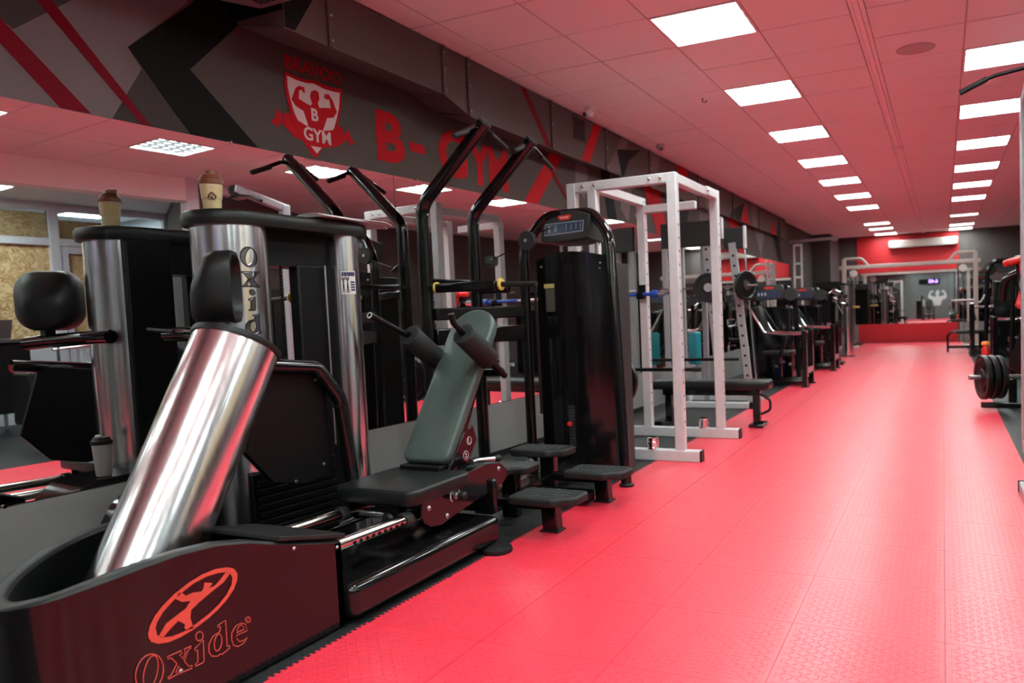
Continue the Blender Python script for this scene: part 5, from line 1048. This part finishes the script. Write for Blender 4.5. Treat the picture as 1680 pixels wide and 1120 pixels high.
for s in (-1, 1): MB().cyl((.575+s*.455, 5.64, 2.535), (.575+s*.29, 5.64, 2.602), .0185, n=14).build('bar_grip', 'rubber', lt)
MB().box((.62, 6.2, .1), (1.1, 6.5, 1.6)).build('weight_stack', 'black_satin', lt, bevel=.01); pad('seat', 'vinyl_black', (.80, 5.2, .42), (1, 0, 0), (0, 1, 0), .35, .4, .07, .05, lt); MB().box((.76, 5.16, .07), (.84, 5.24, .42)).build('seat_post', 'post_grey', lt, bevel=.005)
# two more machines farther right
s4 = seated((0, 0, 0), 'tall black machine with arched frame and small console at the far right'); s4['label'] = 'tall black machine with arched frame at the far right, beside the gantry'
s4.scale = (1.15, 1.15, 1.30); s4.rotation_euler = (0, 0, PI); s4.location = (.95, 16.6, 0)
s5 = copy_tree(s4, (1.05, 12.2, 0), 'black seated machine standing behind the plate-loaded press'); s5.scale = (1, 1, 1.1)
ro = thing('padded_roller_bench', 'low black tubular bench end reaching into the aisle at the far right', 'bench', (.6, 18.0, 0))
MB().tube(fillet([(.09, 18., 0), (.09, 18., .36), (.17, 18., .44), (.35, 18., .44)], .06), .024, 12).build('end_leg', 'black_gloss', ro); MB().cyl((.25, 18., .44), (1.1, 18., .43), .045, n=16).build('padded_roll', 'vinyl_black', ro); MB().box((.1, 17.97, .08), (.75, 18.03, .14)).build('lower_tube', 'black_gloss', ro, bevel=.006); MB().box((.70, 17.9, 0), (.80, 18.1, .46)).build('support', 'black_gloss', ro, bevel=.006)
t = thing('orange_bottle', 'red bottle with orange cap standing behind the stacked plates', 'bottle', (.60, 12.0, 0))
MB().lathe((.56, 12.0, 0), (0, 0, 1), [(.05, 0), (.055, .01), (.055, .42), (.03, .48)], 18).build('body', 'red_plastic', t); MB().lathe((.56, 12.0, .48), (0, 0, 1), [(.05, 0), (.06, .01), (.05, .05), (.0001, .055)], 18).build('cap', 'orange', t)

# ================================================================ things that only the mirrors show
ds = thing('reception_desk', 'dark reception counter with thin legs seen low in the mirror', 'desk', (3.4, 4.2, 0))
MB().box((3.15, 2.4, .25), (3.75, 4.55, 1.08)).build('body', 'black_satin', ds, bevel=.01); MB().box((3.1, 2.35, 1.08), (3.8, 4.6, 1.12)).build('counter_top', 'wall_brown', ds, bevel=.006)
for x in (3.2, 3.7):
    for y in (2.5, 4.45): MB().cyl((x, y, 0), (x, y, .25), .02, n=10).build('leg', 'steel', ds)
t = thing('screen', 'open laptop back standing on the reception counter', 'laptop', (3.4, 4.2, 1.12)); MB().box((3.25, 4.05, 1.12), (3.5, 4.4, 1.135)).build('keyboard_base', 'steel', t, bevel=.003); MB().prism([(3.25, 4.05, 1.135), (3.25, 4.4, 1.135), (3.17, 4.4, 1.35), (3.17, 4.05, 1.35)], (-.012, 0, 0)).build('lid', 'steel', t)
ch = thing('stool', 'dark stool on a chrome stem with round foot seen in the mirror', 'stool', (1.25, 3.9, 0))
MB().lathe((1.25, 3.9, 0), (0, 0, 1), [(.05, 0), (.05, .008), (.018, .02), (.018, .30)], 20).build('stem', 'chrome', ch); MB().prism([(1.02, 3.7, .28), (1.46, 3.7, .28), (1.42, 3.7, .80), (1.06, 3.7, .80)], (0, .37, 0)).build('shell', 'black_satin', ch, bevel=.03, seg=3)
rl = thing('handrail', 'pair of thin chrome rails seen in the mirror before the white door', 'rail', (1.3, 4.5, 0))
for z, dz in ((1.0, -.08), (.50, -.05)): MB().cyl((1.5, 4.1, z), (1.5, 5.4, z+.1), .014, n=10).build('rail', 'chrome', rl)
for y in (4.15, 5.3): MB().cyl((1.5, y, 0), (1.5, y, 1.05), .016, n=10).build('rail_post', 'chrome', rl)
# barbell rack by the right wall
br = thing('barbell_rack', 'wall rack holding barbells, seen in the mirror between black posts', 'rack', (3.9, 13.0, 0))
for y in (12.2, 14.2): MB().box((3.85, y-.04, 0), (3.95, y+.04, 1.95)).build('rack_post', 'white_paint', br, bevel=.006); MB().box((3.5, y-.04, 0), (3.95, y+.04, .07)).build('rack_foot', 'white_paint', br, bevel=.006)
for z in (1.38, 1.55, 1.72, 1.1):
    for y in (12.2, 14.2): MB().box((3.75, y-.03, z-.05), (3.86, y+.03, z-.02)).build('rack_hook', 'black_satin', br, smooth=False)
for i, (z, m) in enumerate(((1.38, 'chrome'), (1.55, 'blue'), (1.72, 'chrome'), (1.1, 'red_plastic'))):
    t = thing('barbell', 'barbell on the mirror-side wall rack, %s from the top' % ('third', 'second', 'first', 'fourth')[i], 'barbell', (3.78, 13.2, z)); MB().cyl((3.79, 12.0, z), (3.79, 14.5, z), .016, n=10).build('bar', 'steel', t); MB().cyl((3.79, 12.3, z), (3.79, 13.4, z), .022, n=10).build('grip', m, t)
    for y in (11.6, 14.3): MB().cyl((3.79, y, z), (3.79, y+.42, z), .03, n=12).build('sleeve', 'chrome', t)
dr2 = thing('dumbbell_rack', 'low dumbbell rack along the right wall, visible in the mirrors', 'rack', (3.6, 10.5, 0))
for z in (.35, .75): MB().box((3.3, 9.6+.4, z), (3.75, 11.8, z+.04)).build('shelf', 'grey_paint', dr2, smooth=False)
for y in (10.05, 11.75): MB().box((3.28, y-.03, 0), (3.78, y+.03, .8)).build('side_frame', 'grey_paint', dr2, bevel=.005)
db0 = None
for z in (.39, .79):
    for i in range(8):
        y = 10.18+.21*i; lab = 'dark round dumbbell by the right wall, %s from the near end of the %s shelf' % (ordinal(i) if i else 'first', 'lower' if z < .5 else 'upper')
        if db0 is None:
            db0 = thing('dumbbell', lab, 'dumbbell', (3.52, y, z), 'dumbbells on the low rack')
            MB().cyl((3.40, y, z+.07), (3.64, y, z+.07), .015, n=10).build('handle', 'chrome', db0)
            for x in (3.38, 3.58): MB().lathe((x, y, z+.07), (1, 0, 0), [(.06, 0), (.07, .01), (.07, .07), (.06, .08)], 16).build('head', 'rubber', db0)
        else: copy_tree(db0, (3.52, y, z), lab)
# rear wall, caught by the far mirror
MB().box((-1.35, YN+.0, 2.16), (-.15, YN+.06, 2.46)).build('clock_case', 'mural_black', wn, smooth=False)
o = text_mesh('clock_digits', '6:40', 'purple_led', wn, frame4((-.25, YN+.062, 2.20), (-1, 0, 0), (0, 0, 1)), .32, .002, .008)
for x0, s in ((-.3, 2.0), (1.4, 2.4)):
    yc = sum(p[0] for p in SHIELD_MAN)/len(SHIELD_MAN); MB().prism([(x0+(p[0]-yc)*s*1.6, YN+.002, 1.2+(p[1]-2.45)*s*2) for p in SHIELD_MAN], (0, .003, 0)).build('painted_athlete', 'figure_white', wn, smooth=False)

s6 = copy_tree(s1, (-1.1, -2.6, 0), 'black machine behind the camera, left of two, seen only in the far mirror', PI/2); s7 = copy_tree(s1, (1.0, -2.6, 0), 'black machine behind the camera, right of two, seen only in the far mirror', -PI/2)
